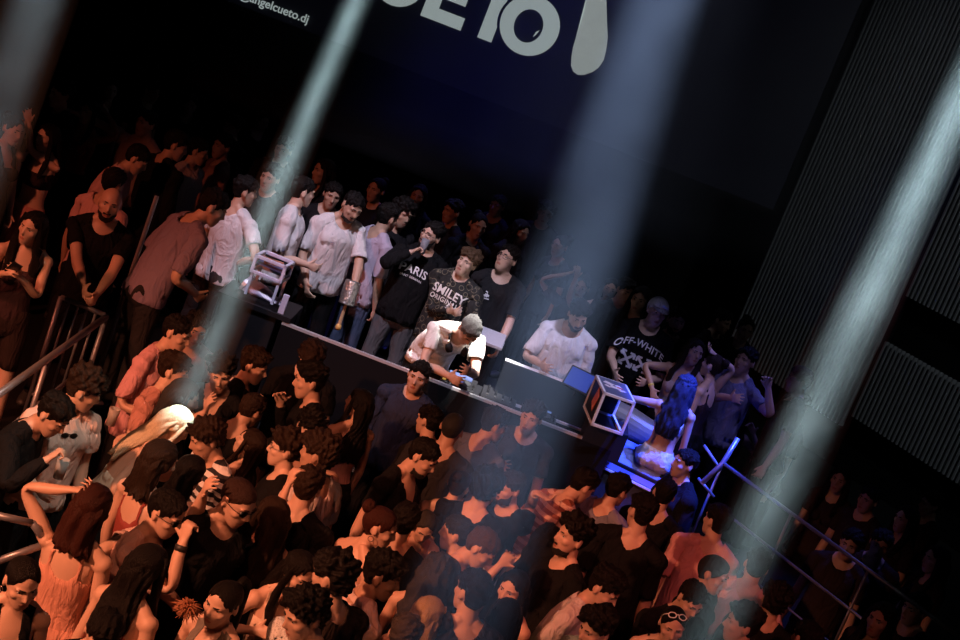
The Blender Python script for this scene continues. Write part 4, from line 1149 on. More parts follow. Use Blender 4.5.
# rail end bottom left
zr = 1.5; p1, p2, p3, p4 = Vector(Z(-14,513,zr)), Vector(Z(32,523,zr)), Vector(Z(46,544,zr-.12)), Vector(Z(-14,565,zr-.28))
rail('stair_railing','bent steel rail end in the bottom left beside the slicked-hair woman',[('top_bar',[p1,p2],.019),('end_bend',[p2,p2.lerp(p3,.5)+Vector((.01,0,0)),p3],.019),('lower_bar',[p3,p4],.019),('post',[p1.lerp(p2,.25),dn(p1.lerp(p2,.25),0)],.02)],(p2.x,p2.y,0))
# right
a, b = Vector(Z(723,463,1.75)), Vector(Z(958,636,1.75))
RR = [('hand_rail',[a,b],.015),('mid_rail',[dn(a.lerp(b,.12),1.42),dn(b,1.42)],.012),('low_rail',[dn(a.lerp(b,.25),1.12),dn(b,1.12)],.008)]
for k in (0,.33,.66,1.): RR.append(('post',[a.lerp(b,k),dn(a.lerp(b,k),.75)],.012))
da = depth_of(a); dp = lambda x, y: Vector(at_d(x,y,da))
RR += [('strut',[dp(738,438),dp(723,463),dp(702,483)],.022),('strut',[dp(704,445),dp(718,466),a],.012),('strut',[dp(698,478),dp(714,497)],.012)]
rail('stage_railing','long steel railing sloping down to the right past the right beam',RR,(a.x,a.y,.75))

# ------------------------------------------------------------------ drinks and small things
def glass(pos, h, r, lab, grp=None, col=(.5,.5,.5), ax=None):
    e = empty('drinking_glass', pos); tag(e, lab, 'glass', grp)
    R_ = Matrix.Identity(3)
    if ax is not None: R_ = Vector((0,0,1)).rotation_difference(Vector(ax)).to_matrix()
    m, nt, b_ = nm('cup_glass'); setin(b_,'Base Color',list(col)+[1]); setin(b_,'Roughness',.1); setin(b_,'Transmission Weight',.55); setin(b_,'IOR',1.3)
    bm = bmesh.new(); n = 20; rs = []
    for (rr, z) in ((r*.8,0),(r,h),(r*.92,h),(r*.74,.012)): rs.append([bm.verts.new(R_@Vector((rr*math.cos(2*PI*k/n),rr*math.sin(2*PI*k/n),z))) for k in range(n)])
    for p_, q_ in zip(rs, rs[1:]):
        for k in range(n): bm.faces.new((p_[k],p_[(k+1)%n],q_[(k+1)%n],q_[k]))
    bm.faces.new(list(reversed(rs[0]))); bm.faces.new(rs[-1]); bm_obj('tumbler', bm, m, e, smooth=True)
    bm = bmesh.new(); tube(bm, [R_@Vector((0,0,.014)), R_@Vector((0,0,h*.6))], [r*.72,r*.84], 18); bm_obj('drink', bm, mat('drink', (.35,.22,.12), .1), e)
P = person
# ---- the stage
ST = .75
S1 = P(352,207,'man in plain white t-shirt and black trousers standing left of the lettered sweatshirts',fl=ST,h=1.83,yaw=150,hd=(140,22,0),sp=(3,0,0),L=(352,300,-.12,(.9,.3,-.3)),R=(307,288,-.06,(-.9,.3,-.5)),curl=(55,30),top='tee_loose',tc=WHT,hair='crop',beard=2,hc=DK,sk=1)
S2 = P(388,218,'person in lavender shirt turned away behind the plain white t-shirt',fl=ST,h=1.77,yaw=50,hd=(40,5,0),top='tee_loose',tc=LAV,bc=DENIM,hair='short',lo=True)
S3 = P(431,236,'man in black sweatshirt lettered PARIS drinking from a glass',fl=ST,h=1.80,yaw=165,hd=(215,-2,-6),sp=(-6,-6,0),L='d',R=(416,250,-.18,(-.8,-.2,-.7)),curl=(30,55),top='jumper',tc=BLK,bot='jeans',bc=(.10,.10,.11),hair='fade',hc=DK,beard=1,gl='clear',sk=0)
S4 = P(467,263,'young man in patterned black sweatshirt lettered SMILEY ORIGINALS with hand on his middle',fl=ST,h=1.70,yaw=195,hd=(205,-2,-8),sp=(0,-4,0),L=(441,331,-.12),R=(453,312,-.16),curl=(25,45),top='jumper',bot='jeans',bc=(.05,.05,.05),hair='messy',hc=LBR,sk=2,tmat=patternmat('doodle_print',(.014,.014,.013),(.16,.14,.09),17.,.40,.47))
S5 = P(469,331,'cropped-haired disc jockey in white leaning over the decks, headphones round his neck',fl=ST,h=1.76,yaw=155,hd=(150,52,8),sp=(62,0,0),L=(468,371,-.12),R=(452,378,-.10),curl=(30,30),top='tee',tc=(.74,.70,.66),hair='crop',hc=GRY,sk=2)
S6 = P(507,259,'man with glasses in black t-shirt with small white chest emblem, wristband',fl=ST,h=1.80,yaw=178,hd=(215,-10,0),sp=(0,4,0),L=(495,357,-.15,(.4,.5,-.3)),R='d',curl=(35,30),top='tee_loose',tc=(.016,.016,.018),hair='short',gl='clear',sk=0,band=[('L',(.75,.72,.70),.012)])
S7 = P(578,316,'bearded man in oversized white t-shirt looking down at the console',fl=ST,h=1.76,yaw=185,hd=(160,26,10),sp=(8,0,0),L='d',R=(543,366,-.10),top='tee_loose',tc=(.70,.68,.70),hair='fade',beard=1,sk=1)
S8 = P(581,287,'dim person in the blue haze raising one hand beside the oversized white t-shirt',sex='F',fl=ST,h=1.66,yaw=190,R='uh',L=(577,274,-.1,(.3,0,-1)),top='tee',tc=(.05,.04,.06),hair='pony',lo=True)
S9 = P(610,290,'smiling woman in dark strappy top between the white t-shirt and the black arrowed t-shirt',sex='F',fl=ST,h=1.66,yaw=205,hd=(185,0,0),sp=(4,0,0),L='d',R=(597,347,-.25),top='camisole',tc=(.05,.03,.04),hair='long',lo=True)
S10 = P(657,312,'man in pale cap and black t-shirt lettered OFF-WHITE with crossed arrows',fl=ST,h=1.80,yaw=190,hd=(165,5,0),sp=(2,0,0),L='f',R=(615,374,-.25),top='tee_loose',tc=BLK,hair='buzz',sk=2)
S11 = P(676,322,'bearded man peering out behind the pale cap',fl=ST,h=1.74,yaw=190,hd=(170,0,0),top='tee',hair='short',beard=1,lo=True)
S12 = P(694,352,'woman in pale vest with bent arm and yellow wristband behind the blue-haired woman',sex='F',fl=ST,h=1.66,yaw=200,hd=(160,0,0),L='d',R=(653,393,-.12,(-1,.1,.5)),top='tank',tc=(.44,.36,.38),hair='long',hc=BRN,band=[('R',(.75,.6,.15),.010)])
S13 = P(712,366,'woman with bare shoulder leaning in beside the pale vest',sex='F',fl=ST,h=1.62,yaw=-60,hd=(-50,0,0),sp=(6,0,0),R=(712,352,-.05),top='camisole',tc=(.03,.02,.03),hair='bun',hc=BRN)
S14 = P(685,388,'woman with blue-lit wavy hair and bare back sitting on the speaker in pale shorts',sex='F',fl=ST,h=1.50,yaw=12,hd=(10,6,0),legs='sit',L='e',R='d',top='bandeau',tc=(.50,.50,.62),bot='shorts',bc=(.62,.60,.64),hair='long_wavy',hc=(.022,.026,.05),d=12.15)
S15 = P(745,361,'person in open pale-sleeved shirt pointing on the right of the stage',fl=ST,h=1.74,yaw=215,hd=(220,0,0),L=(768,384,-.35,(.6,0,-1)),R=(733,398,-.3,(-.6,0,-1)),top='tee',tc=(.16,.16,.24),hair='short')
S16 = P(737,412,'person in black reaching a bare forearm towards the rail',sex='F',fl=.30,h=1.66,yaw=-20,hd=(-30,5,0),L=(717,412,.0,(0,0,-1)),R=(752,430,-.1),top='tank',hair='long')
S17 = P(798,381,'upper of two dim men at the slatted wall',fl=.75,h=1.75,yaw=-90,top='tee',hair='short',lo=True)
S18 = P(795,407,'lower of two dim men at the slatted wall, face turned left',fl=.45,h=1.75,yaw=-100,top='tee',hair='quiff',lo=True)
# ---- behind the left rail
LP = .55
L1 = P(32,228,'smiling woman with long dark hair in a dark vest holding her hands together',sex='F',fl=LP,h=1.64,yaw=165,hd=(195,10,-8),L=(17,274,-.2),R=(8,272,-.22),top='tank',tc=(.05,.03,.035),bot='skirt',bc=(.03,.02,.02),hair='long',hc=DK,sk=2)
L2 = P(110,204,'bald bearded man in black t-shirt resting his hands on the rail',fl=LP,h=1.80,yaw=168,hd=(165,6,0),sp=(10,0,0),L=(92,303,-.28),R=(86,302,-.28),curl=(55,55),top='tee',hair='bald',hc=DK,beard=1,sk=0)
L3 = P(47,138,'woman in a pink glittering skirt with folded raised arms on the left platform',sex='F',fl=LP,h=1.70,yaw=200,hd=(215,8,0),L=(28,118,-.1,(.4,0,-1)),R=(24,128,-.05,(.2,0,-1)),top='bandeau',tc=(.03,.02,.02),bot='skirt',bc=(.55,.25,.22),hair='long',lo=False)
L4 = P(137,160,'dark-haired man in pink shirt bending towards the right',fl=LP,h=1.76,yaw=95,hd=(80,25,0),sp=(22,0,0),top='polo',tc=PINK,collar=(.62,.45,.42),hair='short',lo=False)
L5 = P(146,124,'man in pale polo shirt looking left above the bending pink shirt',fl=LP,h=1.80,yaw=200,hd=(215,5,0),sp=(0,-4,0),R='o',top='polo',tc=(.55,.38,.34),collar=(.55,.42,.40),hair='crop',lo=True)
L6 = P(88,112,'woman with lifted arm behind the platform in the dark',sex='F',fl=LP,h=1.70,yaw=195,L='uh',R='d',top='camisole',tc=RED,hair='long',lo=True)
L7 = P(13,130,'person half in the pale light beam at the far left edge',sex='F',fl=LP,h=1.70,yaw=120,top='tank',tc=CHAR,hair='bun',lo=True)
L8 = P(113,184,'black-haired person hidden behind the bald bearded man',fl=LP,h=1.72,yaw=20,top='polo',tc=PINK,hair='short',lo=True)
L9 = P(176,146,'broad man in black turned away beside the tall pole',fl=LP,h=1.86,yaw=40,hd=(70,10,0),top='jumper',tc=BLK,hair='short',lo=True)
L10 = P(198,152,'man in pale shirt on the dark left of the stage, second from the tall pole',fl=ST,h=1.74,yaw=110,hd=(80,5,0),top='polo',tc=(.50,.42,.42),hair='short',lo=True)
L11 = P(222,147,'man in brownish pink shirt at the back left of the stage',fl=ST,h=1.76,yaw=-120,hd=(-140,5,0),top='tee',tc=(.40,.22,.20),hair='fade',lo=True)
L12 = P(213,208,'broad man in purple-grey shirt bending away left of the light beam',fl=ST,h=1.86,yaw=50,hd=(70,20,0),sp=(26,0,0),L='f',R='f',top='tee_loose',tc=PUR,bc=CHAR,hair='short')
L13 = P(245,192,'man in white t-shirt facing away directly behind the first light beam',fl=ST,h=1.72,yaw=25,hd=(60,0,0),L='f',R='h',top='tee',tc=WHT,hair='fade',bc=CHAR)
L14 = P(303,192,'man in loose white t-shirt turned to the right beside the flight case',fl=ST,h=1.80,yaw=85,hd=(55,0,0),L='d',R='f',top='tee_loose',tc=WHT,bc=CHAR,hair='crop')
# ---- dim people behind the booth; the dimness is put into dark clothes and skin
for i, (x, y) in enumerate(((152,92),(190,106),(232,128),(262,122),(283,150),(323,172),(332,196),(376,190),(402,214),(418,196),(452,212),(478,226),(497,206),(520,232),(545,214),(560,246),(625,292),(640,300),(722,322),(745,330),(60,95),(110,90),(270,178))):
    P(x,y,'dim onlooker in the haze behind the booth',sex='MF'[i%2],fl=ST if x > 180 else LP,h=1.70+.04*(i%3),yaw=180+((i*47)%120-60),top=('tee','jumper','jumper')[i%3],tc=(.012,.011,.013),sk=3,hair=('short','long','curly','bun')[i%4] if i%2 else ('short','fade','curly')[i%3],lo=True,group='dim onlookers behind the booth')
# ---- dance floor, left
A1 = P(53,416,'man in black long sleeves at the left leaning down with a lit profile',h=1.76,yaw=95,hd=(100,30,4),sp=(26,0,0),L='d',R=(54,455,-.25),curl=(60,70),top='jumper_fit',tc=BLK,hair='fade',sk=0)
A2 = P(84,391,'curly brown-haired man in pale polo with sunglasses hung at the neck',h=1.78,yaw=135,hd=(70,16,6),sp=(4,0,0),L='d',R='f',top='polo',tc=(.66,.50,.45),collar=(.66,.52,.48),hair='curlyfade',hc=BRN,sk=2)
A3 = P(177,334,'man in satiny pink shirt in profile at the back left of the floor',h=1.80,yaw=110,hd=(100,10,0),sp=(8,0,0),L='d',R='f',top='tee_loose',tc=(.58,.30,.32),hair='crop',sk=0)
A4 = P(174,372,'man with textured fringe in profile just in front of the pink satin shirt',h=1.74,yaw=100,hd=(85,2,0),sp=(4,0,0),L='s',R='d',top='tee',tc=(.50,.24,.20),hair='fringe',hc=BRN,sk=2)
A5 = P(220,375,'dark curly-haired man in black facing the camera with a raised open hand',h=1.76,yaw=175,hd=(165,14,10),sp=(4,0,0),R=(209,410,-.25,(-.3,0,-1),(0,-.2,1)),L='d',top='vneck',tc=BLK,hair='curlyfade',hc=DK,sk=2,curl=(20,22))
A6 = P(195,330,'dim face behind the pink satin shirt inside the light beam',h=1.76,yaw=150,top='tee',tc=(.4,.2,.2),hair='fade',lo=True)
A7 = P(184,398,'person with sleek dark hair lit silvery by the beam above the blonde head',sex='F',h=1.62,yaw=80,top='tank',tc=CHAR,hair='long',hc=(.03,.028,.028))
A8 = P(176,426,'blonde woman bending under the white beam in a cream backless top',sex='F',h=1.66,yaw=75,hd=(70,30,0),sp=(30,0,0),L='h',R='f',top='halter',tc=(.62,.55,.45),bot='skirt',bc=CHAR,hair='long',hc=BLD,sk=2)
A9 = P(206,440,'curly-headed man in black and white striped shirt looking down left',h=1.74,yaw=-130,hd=(-120,28,0),sp=(14,0,0),top='polo',tmat=stripemat('bold_stripe',(.7,.7,.72),(.015,.015,.02),5.),hair='curly',hc=BRN,sk=1)
A10 = P(160,462,'woman with thick dark hair and rust straps seen from behind below the blonde woman',sex='F',h=1.66,yaw=35,hd=(40,0,0),L='d',R='f',top='camisole',tc=(.25,.05,.04),hair='bob',hc=BRN,sk=0)
A11 = P(190,474,'woman with straight dark hair in rust strappy top, back turned, by the striped shirt',sex='F',h=1.64,yaw=20,hd=(25,4,0),R='f',top='camisole',tc=(.28,.06,.05),hair='bob',hc=DK,sk=0)
A12 = P(166,514,'man in sunglasses and pale pink shirt with his hand at his mouth',h=1.76,yaw=100,hd=(105,14,4),sp=(10,0,0),L=(72,583,-.15,(-.5,0,.6)),R=(186,533,-.12,(.8,-.3,-.6)),curl=(15,60),top='tee_loose',tc=(.64,.42,.38),hair='crop',gl='dark',sk=0,band=[('R',(.02,.02,.02),.016)])
A13 = P(92,508,'woman with auburn hair seen from behind lifting her bent left arm',sex='F',h=1.66,yaw=8,hd=(10,4,0),L=(80,490,-.05,(-1,.1,-.2)),R='d',curl=(60,20),top='camisole',tc=(.56,.27,.20),bot='skirt',bc=(.56,.27,.20),hair='bob',hc=RDB,sk=0)
A14 = P(148,568,'woman with very long dark hair in orange dress seen from behind',sex='F',h=1.68,yaw=25,hd=(35,6,0),sp=(8,0,0),R='f',L='d',top='camisole',tc=(.42,.10,.07),bot='skirt',bc=(.42,.10,.07),hair='long',hc=DK,sk=0)
A15 = P(22,583,'woman with slicked dark hair and hoop earring looking right in the bottom left corner',sex='F',h=1.66,yaw=150,hd=(140,16,6),top='tank',tc=BLK,hair='slick',hc=DK,sk=0)
A16 = P(102,636,'person with only forehead and dark hair above the bottom edge, below the orange dress',h=1.66,yaw=170,hd=(165,25,0),top='tee',hair='crop')
A17 = P(222,604,'woman with slicked ponytail and grey top at the bottom beside the fluffy orange bow',sex='F',h=1.68,yaw=-150,hd=(-155,14,-6),R='d',L='p',top='tank',tc=(.18,.16,.14),hair='pony',hc=DK,sk=0)
A18 = P(238,502,'crop-haired man with dark glasses in black t-shirt grinning down',h=1.78,yaw=135,hd=(120,20,6),sp=(10,0,0),L=(205,490,-.1),R='f',top='tee',tc=BLK,hair='buzz',hc=(.03,.015,.012),gl='dark',sk=0)
A19 = P(249,444,'long-haired woman in profile looking up to the left',sex='F',h=1.66,yaw=-60,hd=(-80,-14,-4),top='tank',tc=(.05,.03,.03),hair='long',hc=BRN,sk=2)
A20 = P(254,367,'man with faded haircut in black jumper over white collar facing right',h=1.78,yaw=95,hd=(92,8,0),sp=(3,0,0),R='f',top='jumper',tc=BLK,collar=(.62,.52,.52),hair='quiff',hc=BRN,sk=1)
A21 = P(251,411,'brown-haired head seen from above behind the upward-looking woman',h=1.72,yaw=20,hd=(30,25,0),L='d',R='o',top='tee',tc=BLK,hair='short',hc=BRN)
A22 = P(309,382,'big man in black leaning left with a dark quiff, hand raised',h=1.82,yaw=-105,hd=(-100,14,0),sp=(10,0,0),L='d',R='m',top='jumper_fit',tc=BLK,hair='quiff',hc=DK,sk=0)
A23 = P(310,360,'brown-haired man against the dark booth front, behind the big man in black',h=1.78,yaw=170,hd=(175,30,0),L='p',top='tee',tc=BLK,hair='messy',hc=BRN)
A24 = P(309,428,'dark curly-haired man showing only his forehead in front of the big man in black',h=1.72,yaw=150,hd=(150,25,0),top='tee',hair='curly',hc=DK)
A25 = P(284,450,'man with thin metal glasses in profile facing left',h=1.74,yaw=-100,hd=(-95,4,0),sp=(4,0,0),L='p',top='tee',tc=BLK,hair='curlyfade',hc=BRN,gl='metal',sk=2)
A26 = P(317,455,'man with big messy hair in white t-shirt, back turned',h=1.78,yaw=-60,hd=(-70,6,0),sp=(6,0,0),top='tee',tc=(.60,.52,.50),hair='curly',hc=BRN)
A27 = P(307,487,'straight dark-haired person in black seen from behind below the white t-shirt back',h=1.74,yaw=10,hd=(5,6,0),top='jumper',tc=BLK,hair='short',hc=BRN,sk=0)
A28 = P(271,517,'long-haired woman in black beside the grinning man, hand lifted',sex='F',h=1.64,yaw=-20,hd=(-40,0,0),L=(291,478,.05,(.2,0,-1)),top='tank',tc=BLK,hair='long',hc=BRN,sk=0,curl=(35,20))
A29 = P(358,404,'dark-haired woman in pale strappy top tilting her face left below the booth',sex='F',h=1.66,yaw=-35,hd=(-70,0,0),top='camisole',tc=(.50,.30,.30),hair='long',hc=DK,sk=0)
# ---- dance floor, middle
B1 = P(418,377,'crop-haired man in navy sweatshirt over white collar facing the camera at the booth front',h=1.78,yaw=190,hd=(185,6,0),top='jumper',tc=NAVY,collar=(.6,.55,.55),hair='crop',hc=DK,sk=0)
B2 = P(428,421,'dark-haired person turned left in front of the navy sweatshirt',h=1.72,yaw=-60,hd=(-50,10,0),top='tee',tc=BLK,hair='short',sk=0)
B3 = P(452,429,'smooth-haired head in dim smoke, back turned, at the booth front',h=1.74,yaw=10,top='tee',tc=CHAR,hair='buzz',hc=(.02,.02,.02))
B4 = P(423,458,'man in black open-necked shirt looking down to the right',h=1.76,yaw=120,hd=(105,20,0),sp=(8,0,0),top='vneck',tc=BLK,hair='crop',hc=DK,sk=0,beard=2)
B5 = P(494,425,'man in grey-blue t-shirt seen from behind in the smoke',h=1.78,yaw=35,hd=(60,8,0),top='tee',tc=(.10,.11,.15),hair='fade',hc=(.02,.018,.018),sk=1)
B6 = P(531,418,'man with dark fringe in charcoal t-shirt facing the camera under the console',h=1.78,yaw=185,hd=(195,6,0),R='p',top='tee',tc=(.03,.03,.045),hair='fringe',hc=BRN,sk=0)
B7 = P(486,489,'big dark curly head seen from behind in the middle of the floor',h=1.74,yaw=15,hd=(20,4,0),top='tee',tc=BLK,hair='curly',hc=DK,sk=0)
B8 = P(509,489,'bearded man with red-lit face looking left, wristband on his raised arm',h=1.74,yaw=-140,hd=(-125,12,0),L=(537,490,-.05,(0,0,-1),(1,0,-.1)),top='tee',tc=BLK,hair='fade',hc=BRN,beard=1,sk=0,band=[('L',(.6,.5,.5),.012)])
B9 = P(459,486,'woman with bare shoulders and thin dark strap, back turned, in the smoke',sex='F',h=1.62,yaw=5,hd=(20,8,0),top='camisole',tc=BLK,hair='bun',hc=BRN,sk=0)
B10 = P(582,486,'man in orange and white striped t-shirt bending away',h=1.78,yaw=60,hd=(55,28,0),sp=(24,0,0),top='tee_loose',tmat=stripemat('stripe',(.62,.40,.34),(.28,.09,.06),5.5),hair='fade',hc=DK,sk=0)
B11 = P(571,538,'dark-haired bearded man in black looking left below the striped t-shirt',h=1.76,yaw=-120,hd=(-115,0,0),top='tee',tc=BLK,hair='curlyfade',hc=DK,beard=2,sk=0)
B12 = P(546,541,'small dark curly head, back turned, left of the bearded man in black',sex='F',h=1.62,yaw=10,hd=(15,4,0),top='tank',tc=BLK,hair='long_wavy',hc=DK)
B13 = P(481,549,'brown short-haired man looking down to the right, cigarette glow at his mouth',h=1.76,yaw=110,hd=(100,28,0),sp=(10,0,0),top='tee',tc=CHAR,hair='crop',hc=LBR,sk=0)
B14 = P(436,574,'large head of dark wavy hair greyed by the pale beam, back turned',sex='F',h=1.70,yaw=10,hd=(10,2,0),top='camisole',tc=BLK,hair='long_wavy',hc=(.035,.033,.035),sk=0)  # grey of the beam's light put into the hair colour
B15 = P(382,577,'man with dark quiff in pale pink polo smiling to the right',h=1.78,yaw=60,hd=(85,8,0),sp=(4,0,0),L='d',R='f',top='polo',tc=(.66,.46,.42),collar=(.66,.50,.46),hair='quiff',hc=DK,sk=3)
B16 = P(380,528,'woman with slicked bun and hoop earring in black halter, bare back, facing right',sex='F',h=1.68,yaw=50,hd=(88,10,0),sp=(8,0,0),R='f',top='halter',tc=BLK,hair='bun',hc=RDB,sk=0)
B17 = P(404,522,'dark-haired head between the bun and the tilted orange-lit face',h=1.72,yaw=0,top='tee',hair='short')
B18 = P(424,527,'slick-haired person with orange-lit face bowed towards the camera',sex='F',h=1.64,yaw=170,hd=(165,34,0),sp=(8,0,0),top='tank',tc=ORG,hair='slick',hc=(.03,.028,.026),sk=0)
B19 = P(455,534,'person in dark cap-like hair turned left in the smoke',h=1.72,yaw=-70,hd=(-75,10,0),top='tee',tc=CHAR,hair='crop',hc=(.02,.022,.026),sk=0)
B20 = P(471,593,'man with dark hair in navy t-shirt seen from behind at the bottom',h=1.78,yaw=-15,hd=(-35,4,0),top='tee',tc=(.015,.018,.035),hair='short',hc=DK,sk=0)
B21 = P(427,617,'blonde-streaked woman with plaited hair seen from behind at the bottom edge',sex='F',h=1.62,yaw=15,hd=(10,8,0),top='tank',tc=CHAR,hair='long',hc=(.34,.22,.10),sk=0)
B22 = P(404,637,'grey-brown head of hair at the bottom edge left of the plaited blonde',h=1.66,yaw=10,top='tee',tc=CHAR,hair='short',hc=(.06,.045,.035))
B23 = P(299,574,'dark-haired woman in white vest looking down to the right',sex='F',h=1.68,yaw=150,hd=(135,18,0),sp=(4,0,0),R=(262,632,-.1,(-1,0,-.4)),top='tank',tc=(.66,.50,.40),hair='long',hc=DK,sk=0)
B24 = P(331,578,'man with glossy black curls in black jacket facing the white vest',h=1.76,yaw=-50,hd=(-60,10,0),sp=(4,0,0),top='jumper',tc=(.03,.022,.02),hair='curly',hc=DK,sk=0)
B25 = P(304,616,'curly-haired person in white knitted shirt at the bottom edge looking left',h=1.70,yaw=-140,hd=(-130,22,0),sp=(8,0,0),top='jumper',tmat=patternmat('knit',(.62,.62,.62),(.25,.25,.26),90.,.30,.42),hair='curly',hc=DK,sk=0)
B26 = P(512,590,'woman with dark straight hair half hidden behind a raised hand',sex='F',h=1.64,yaw=-150,hd=(-150,10,0),R=(505,560,-.1,(-.4,0,-1)),top='tank',tc=BLK,hair='long',hc=DK,sk=0)
B27 = P(505,618,'dark-haired person at the bottom seen from behind, left of the grey-white shirt',sex='F',h=1.62,yaw=5,top='tank',tc=BLK,hair='long',hc=DK)
# ---- dance floor, right
D1 = P(604,590,'man in grey-white shirt leaning and looking down right at the bottom',h=1.78,yaw=110,hd=(115,20,0),sp=(18,0,0),L='d',R='f',top='polo',tc=(.50,.44,.44),collar=(.52,.46,.46),hair='quiff',hc=DK,sk=0)
D2 = P(595,631,'curly-headed person in teal-grey shirt below the grey-white shirt',h=1.72,yaw=-130,hd=(-130,14,0),top='tee',tc=(.22,.30,.30),hair='curlyfade',hc=DK,sk=0)
D3 = P(641,513,'broad man in black seen from behind, reddish neck, right of the floor',h=1.86,yaw=15,hd=(-20,4,0),top='tee_loose',tc=BLK,hair='fade',hc=DK,sk=0)
D4 = P(617,490,'dark-haired person in grey-blue shirt reaching over the striped t-shirt',h=1.74,yaw=30,hd=(40,12,0),sp=(8,0,0),top='tee',tc=(.20,.20,.26),hair='short')
D5 = P(664,494,'dark-haired man with reddish neck below the blue-lit speaker, back turned',h=1.74,yaw=10,hd=(5,4,0),top='tee',tc=BLK,hair='crop')
D6 = P(684,464,'dim man in black with red-lit profile beside the blue-lit speaker',h=1.78,yaw=-120,hd=(-110,4,0),top='jumper',tc=BLK,hair='crop',lo=True)
D7 = P(716,522,'man in pink t-shirt seen from behind at the foot of the right beam',h=1.80,yaw=10,hd=(-30,4,0),sp=(4,0,0),top='tee_loose',tc=(.60,.30,.30),hair='fade',hc=DK,sk=0)
D8 = P(714,575,'man in black beanie in front of the pink t-shirt',h=1.74,yaw=120,hd=(115,8,0),top='jumper',tc=BLK,hair='bald' if False else 'buzz',hc=BLK,sk=0)
D9 = P(690,601,'dark-haired person with orange-lit forehead below the beanie',h=1.70,yaw=150,hd=(150,24,0),top='jumper',tc=BLK,hair='short',sk=0)
D10 = P(672,626,'person with white sunglasses pushed up on dark hair at the bottom edge',sex='F',h=1.68,yaw=190,hd=(175,12,6),L='p',top='tank',tc=BLK,hair='slick',hc=DK,gl='white_up',sk=0)
D11 = P(756,566,'black-haired person in pink shirt under the right beam with lowered bare arm',h=1.76,yaw=15,hd=(5,4,0),L='d',R='h',top='tee',tc=(.60,.34,.36),hair='short',hc=DK,sk=0)
D12 = P(741,625,'dark-haired man facing left at the bottom right of the floor',h=1.76,yaw=-95,hd=(-90,6,0),top='tee',tc=BLK,hair='quiff',hc=DK,sk=0)
D13 = P(774,602,'person in black seen from behind at the right end of the floor',h=1.72,yaw=5,top='jumper',tc=BLK,hair='long_wavy' if False else 'curly',hc=DK)
D14 = P(805,640,'person with reddish ear at the bottom right corner of the floor',h=1.72,yaw=-20,top='tee',hair='short',lo=True)
for i, (x, y) in enumerate(((930,505),(905,520),(868,500),(840,480),(880,545),(935,560),(915,610),(880,620),(850,545))):
    P(x,y,'barely visible dark figure in the unlit area beyond the right rail',sex='MF'[i%2],h=1.74,yaw=-100-17*i%80,top='tee',tc=(.03,.02,.02),hair='short' if i%2 == 0 else 'long',lo=True,group='dark figures beyond the right rail')

run_cast()

# ------------------------------------------------------------------ details worn and held
lettering(S3, [('PARIS', .098, 0), ('SAINT GERMAIN', .026, -.045)], .1, 1.30, (.72,.72,.74), arc=.9, xoff=-.05)
lettering(S4, [('SMILEY', .105, 0), ('ORIGINALS', .062, -.062)], .1, 1.325, (.75,.73,.68), arc=.35)
lettering(S10, [('OFF-WHITE', .080, 0)], .1, 1.345, (.66,.66,.74), arc=1.6)
def flatmark(info, polys, col, name='emblem'):
    top = info['top']; me = top.data
    bvh = BVHTree.FromPolygons([v.co[:] for v in me.vertices], [p.vertices[:] for p in me.polygons])
    T, R, t, sc = info['T'], info['R'], info['t'], info['sc']; ic = T.idx['chest']; Rc = R[ic]
    bm = bmesh.new()
    for poly in polys:
        vs = [bm.verts.new((x, 0, z)) for x, z in poly]; bm.faces.new(vs)
    bmesh.ops.triangulate(bm, faces=bm.faces[:]); bmesh.ops.subdivide_edges(bm, edges=[e for e in bm.edges if e.calc_length() > .03], cuts=2)
    for v in bm.verts:
        pr = np.array([-v.co.x, 0, v.co.z]); o_ = (Rc@(pr+np.array([0,.6,0]))+t[ic])*sc; dv = Rc@np.array([0,-1.,0])
        hit = bvh.ray_cast(Vector(o_), Vector(dv))
        v.co = hit[0]+Vector(-dv*.004) if hit[0] is not None else Vector((Rc@(pr+np.array([0,.13,0]))+t[ic])*sc)
    bm_obj(name, bm, mat('print', col, .7), top)
def bar(x0, z0, x1, z1, w):
    d = Vector((x1-x0, z1-z0)).normalized(); n = Vector((-d.y, d.x))*w/2
    return [(x0+n.x,z0+n.y),(x1+n.x,z1+n.y),(x1-n.x,z1-n.y),(x0-n.x,z0-n.y)]
AR = []
for (cx, cz) in ((-.07,1.20),(.075,1.20)):
    AR += [bar(cx-.055,cz-.055,cx+.055,cz+.055,.022), bar(cx-.055,cz+.055,cx+.055,cz-.055,.022)]
    for sx in (-1,1):
        for sz in (-1,1): AR += [bar(cx+sx*.06,cz+sz*.06,cx+sx*.018,cz+sz*.06,.018), bar(cx+sx*.06,cz+sz*.06,cx+sx*.06,cz+sz*.018,.018)]
flatmark(S10, AR, (.66,.66,.74), 'crossed_arrows')
n = 14
flatmark(S6, [[(-.075+.026*math.cos(2*PI*k/n)*(1 if k%2 else .6), 1.325+.022*math.sin(2*PI*k/n)*(1 if k%2 else .6)) for k in range(n)], bar(-.105,1.293,-.045,1.297,.010), bar(-.09,1.36,-.07,1.352,.010)], (.72,.72,.74))
flatmark(S1, [bar(-.095,1.325,-.055,1.327,.008), bar(-.09,1.31,-.06,1.311,.006)], (.40,.36,.45))
def attach(info, name, geo, m, smooth=True):
    v, f, w = geo; return mesh_obj(name, info['SK'](v, w), f, m, info['o'], smooth=smooth)
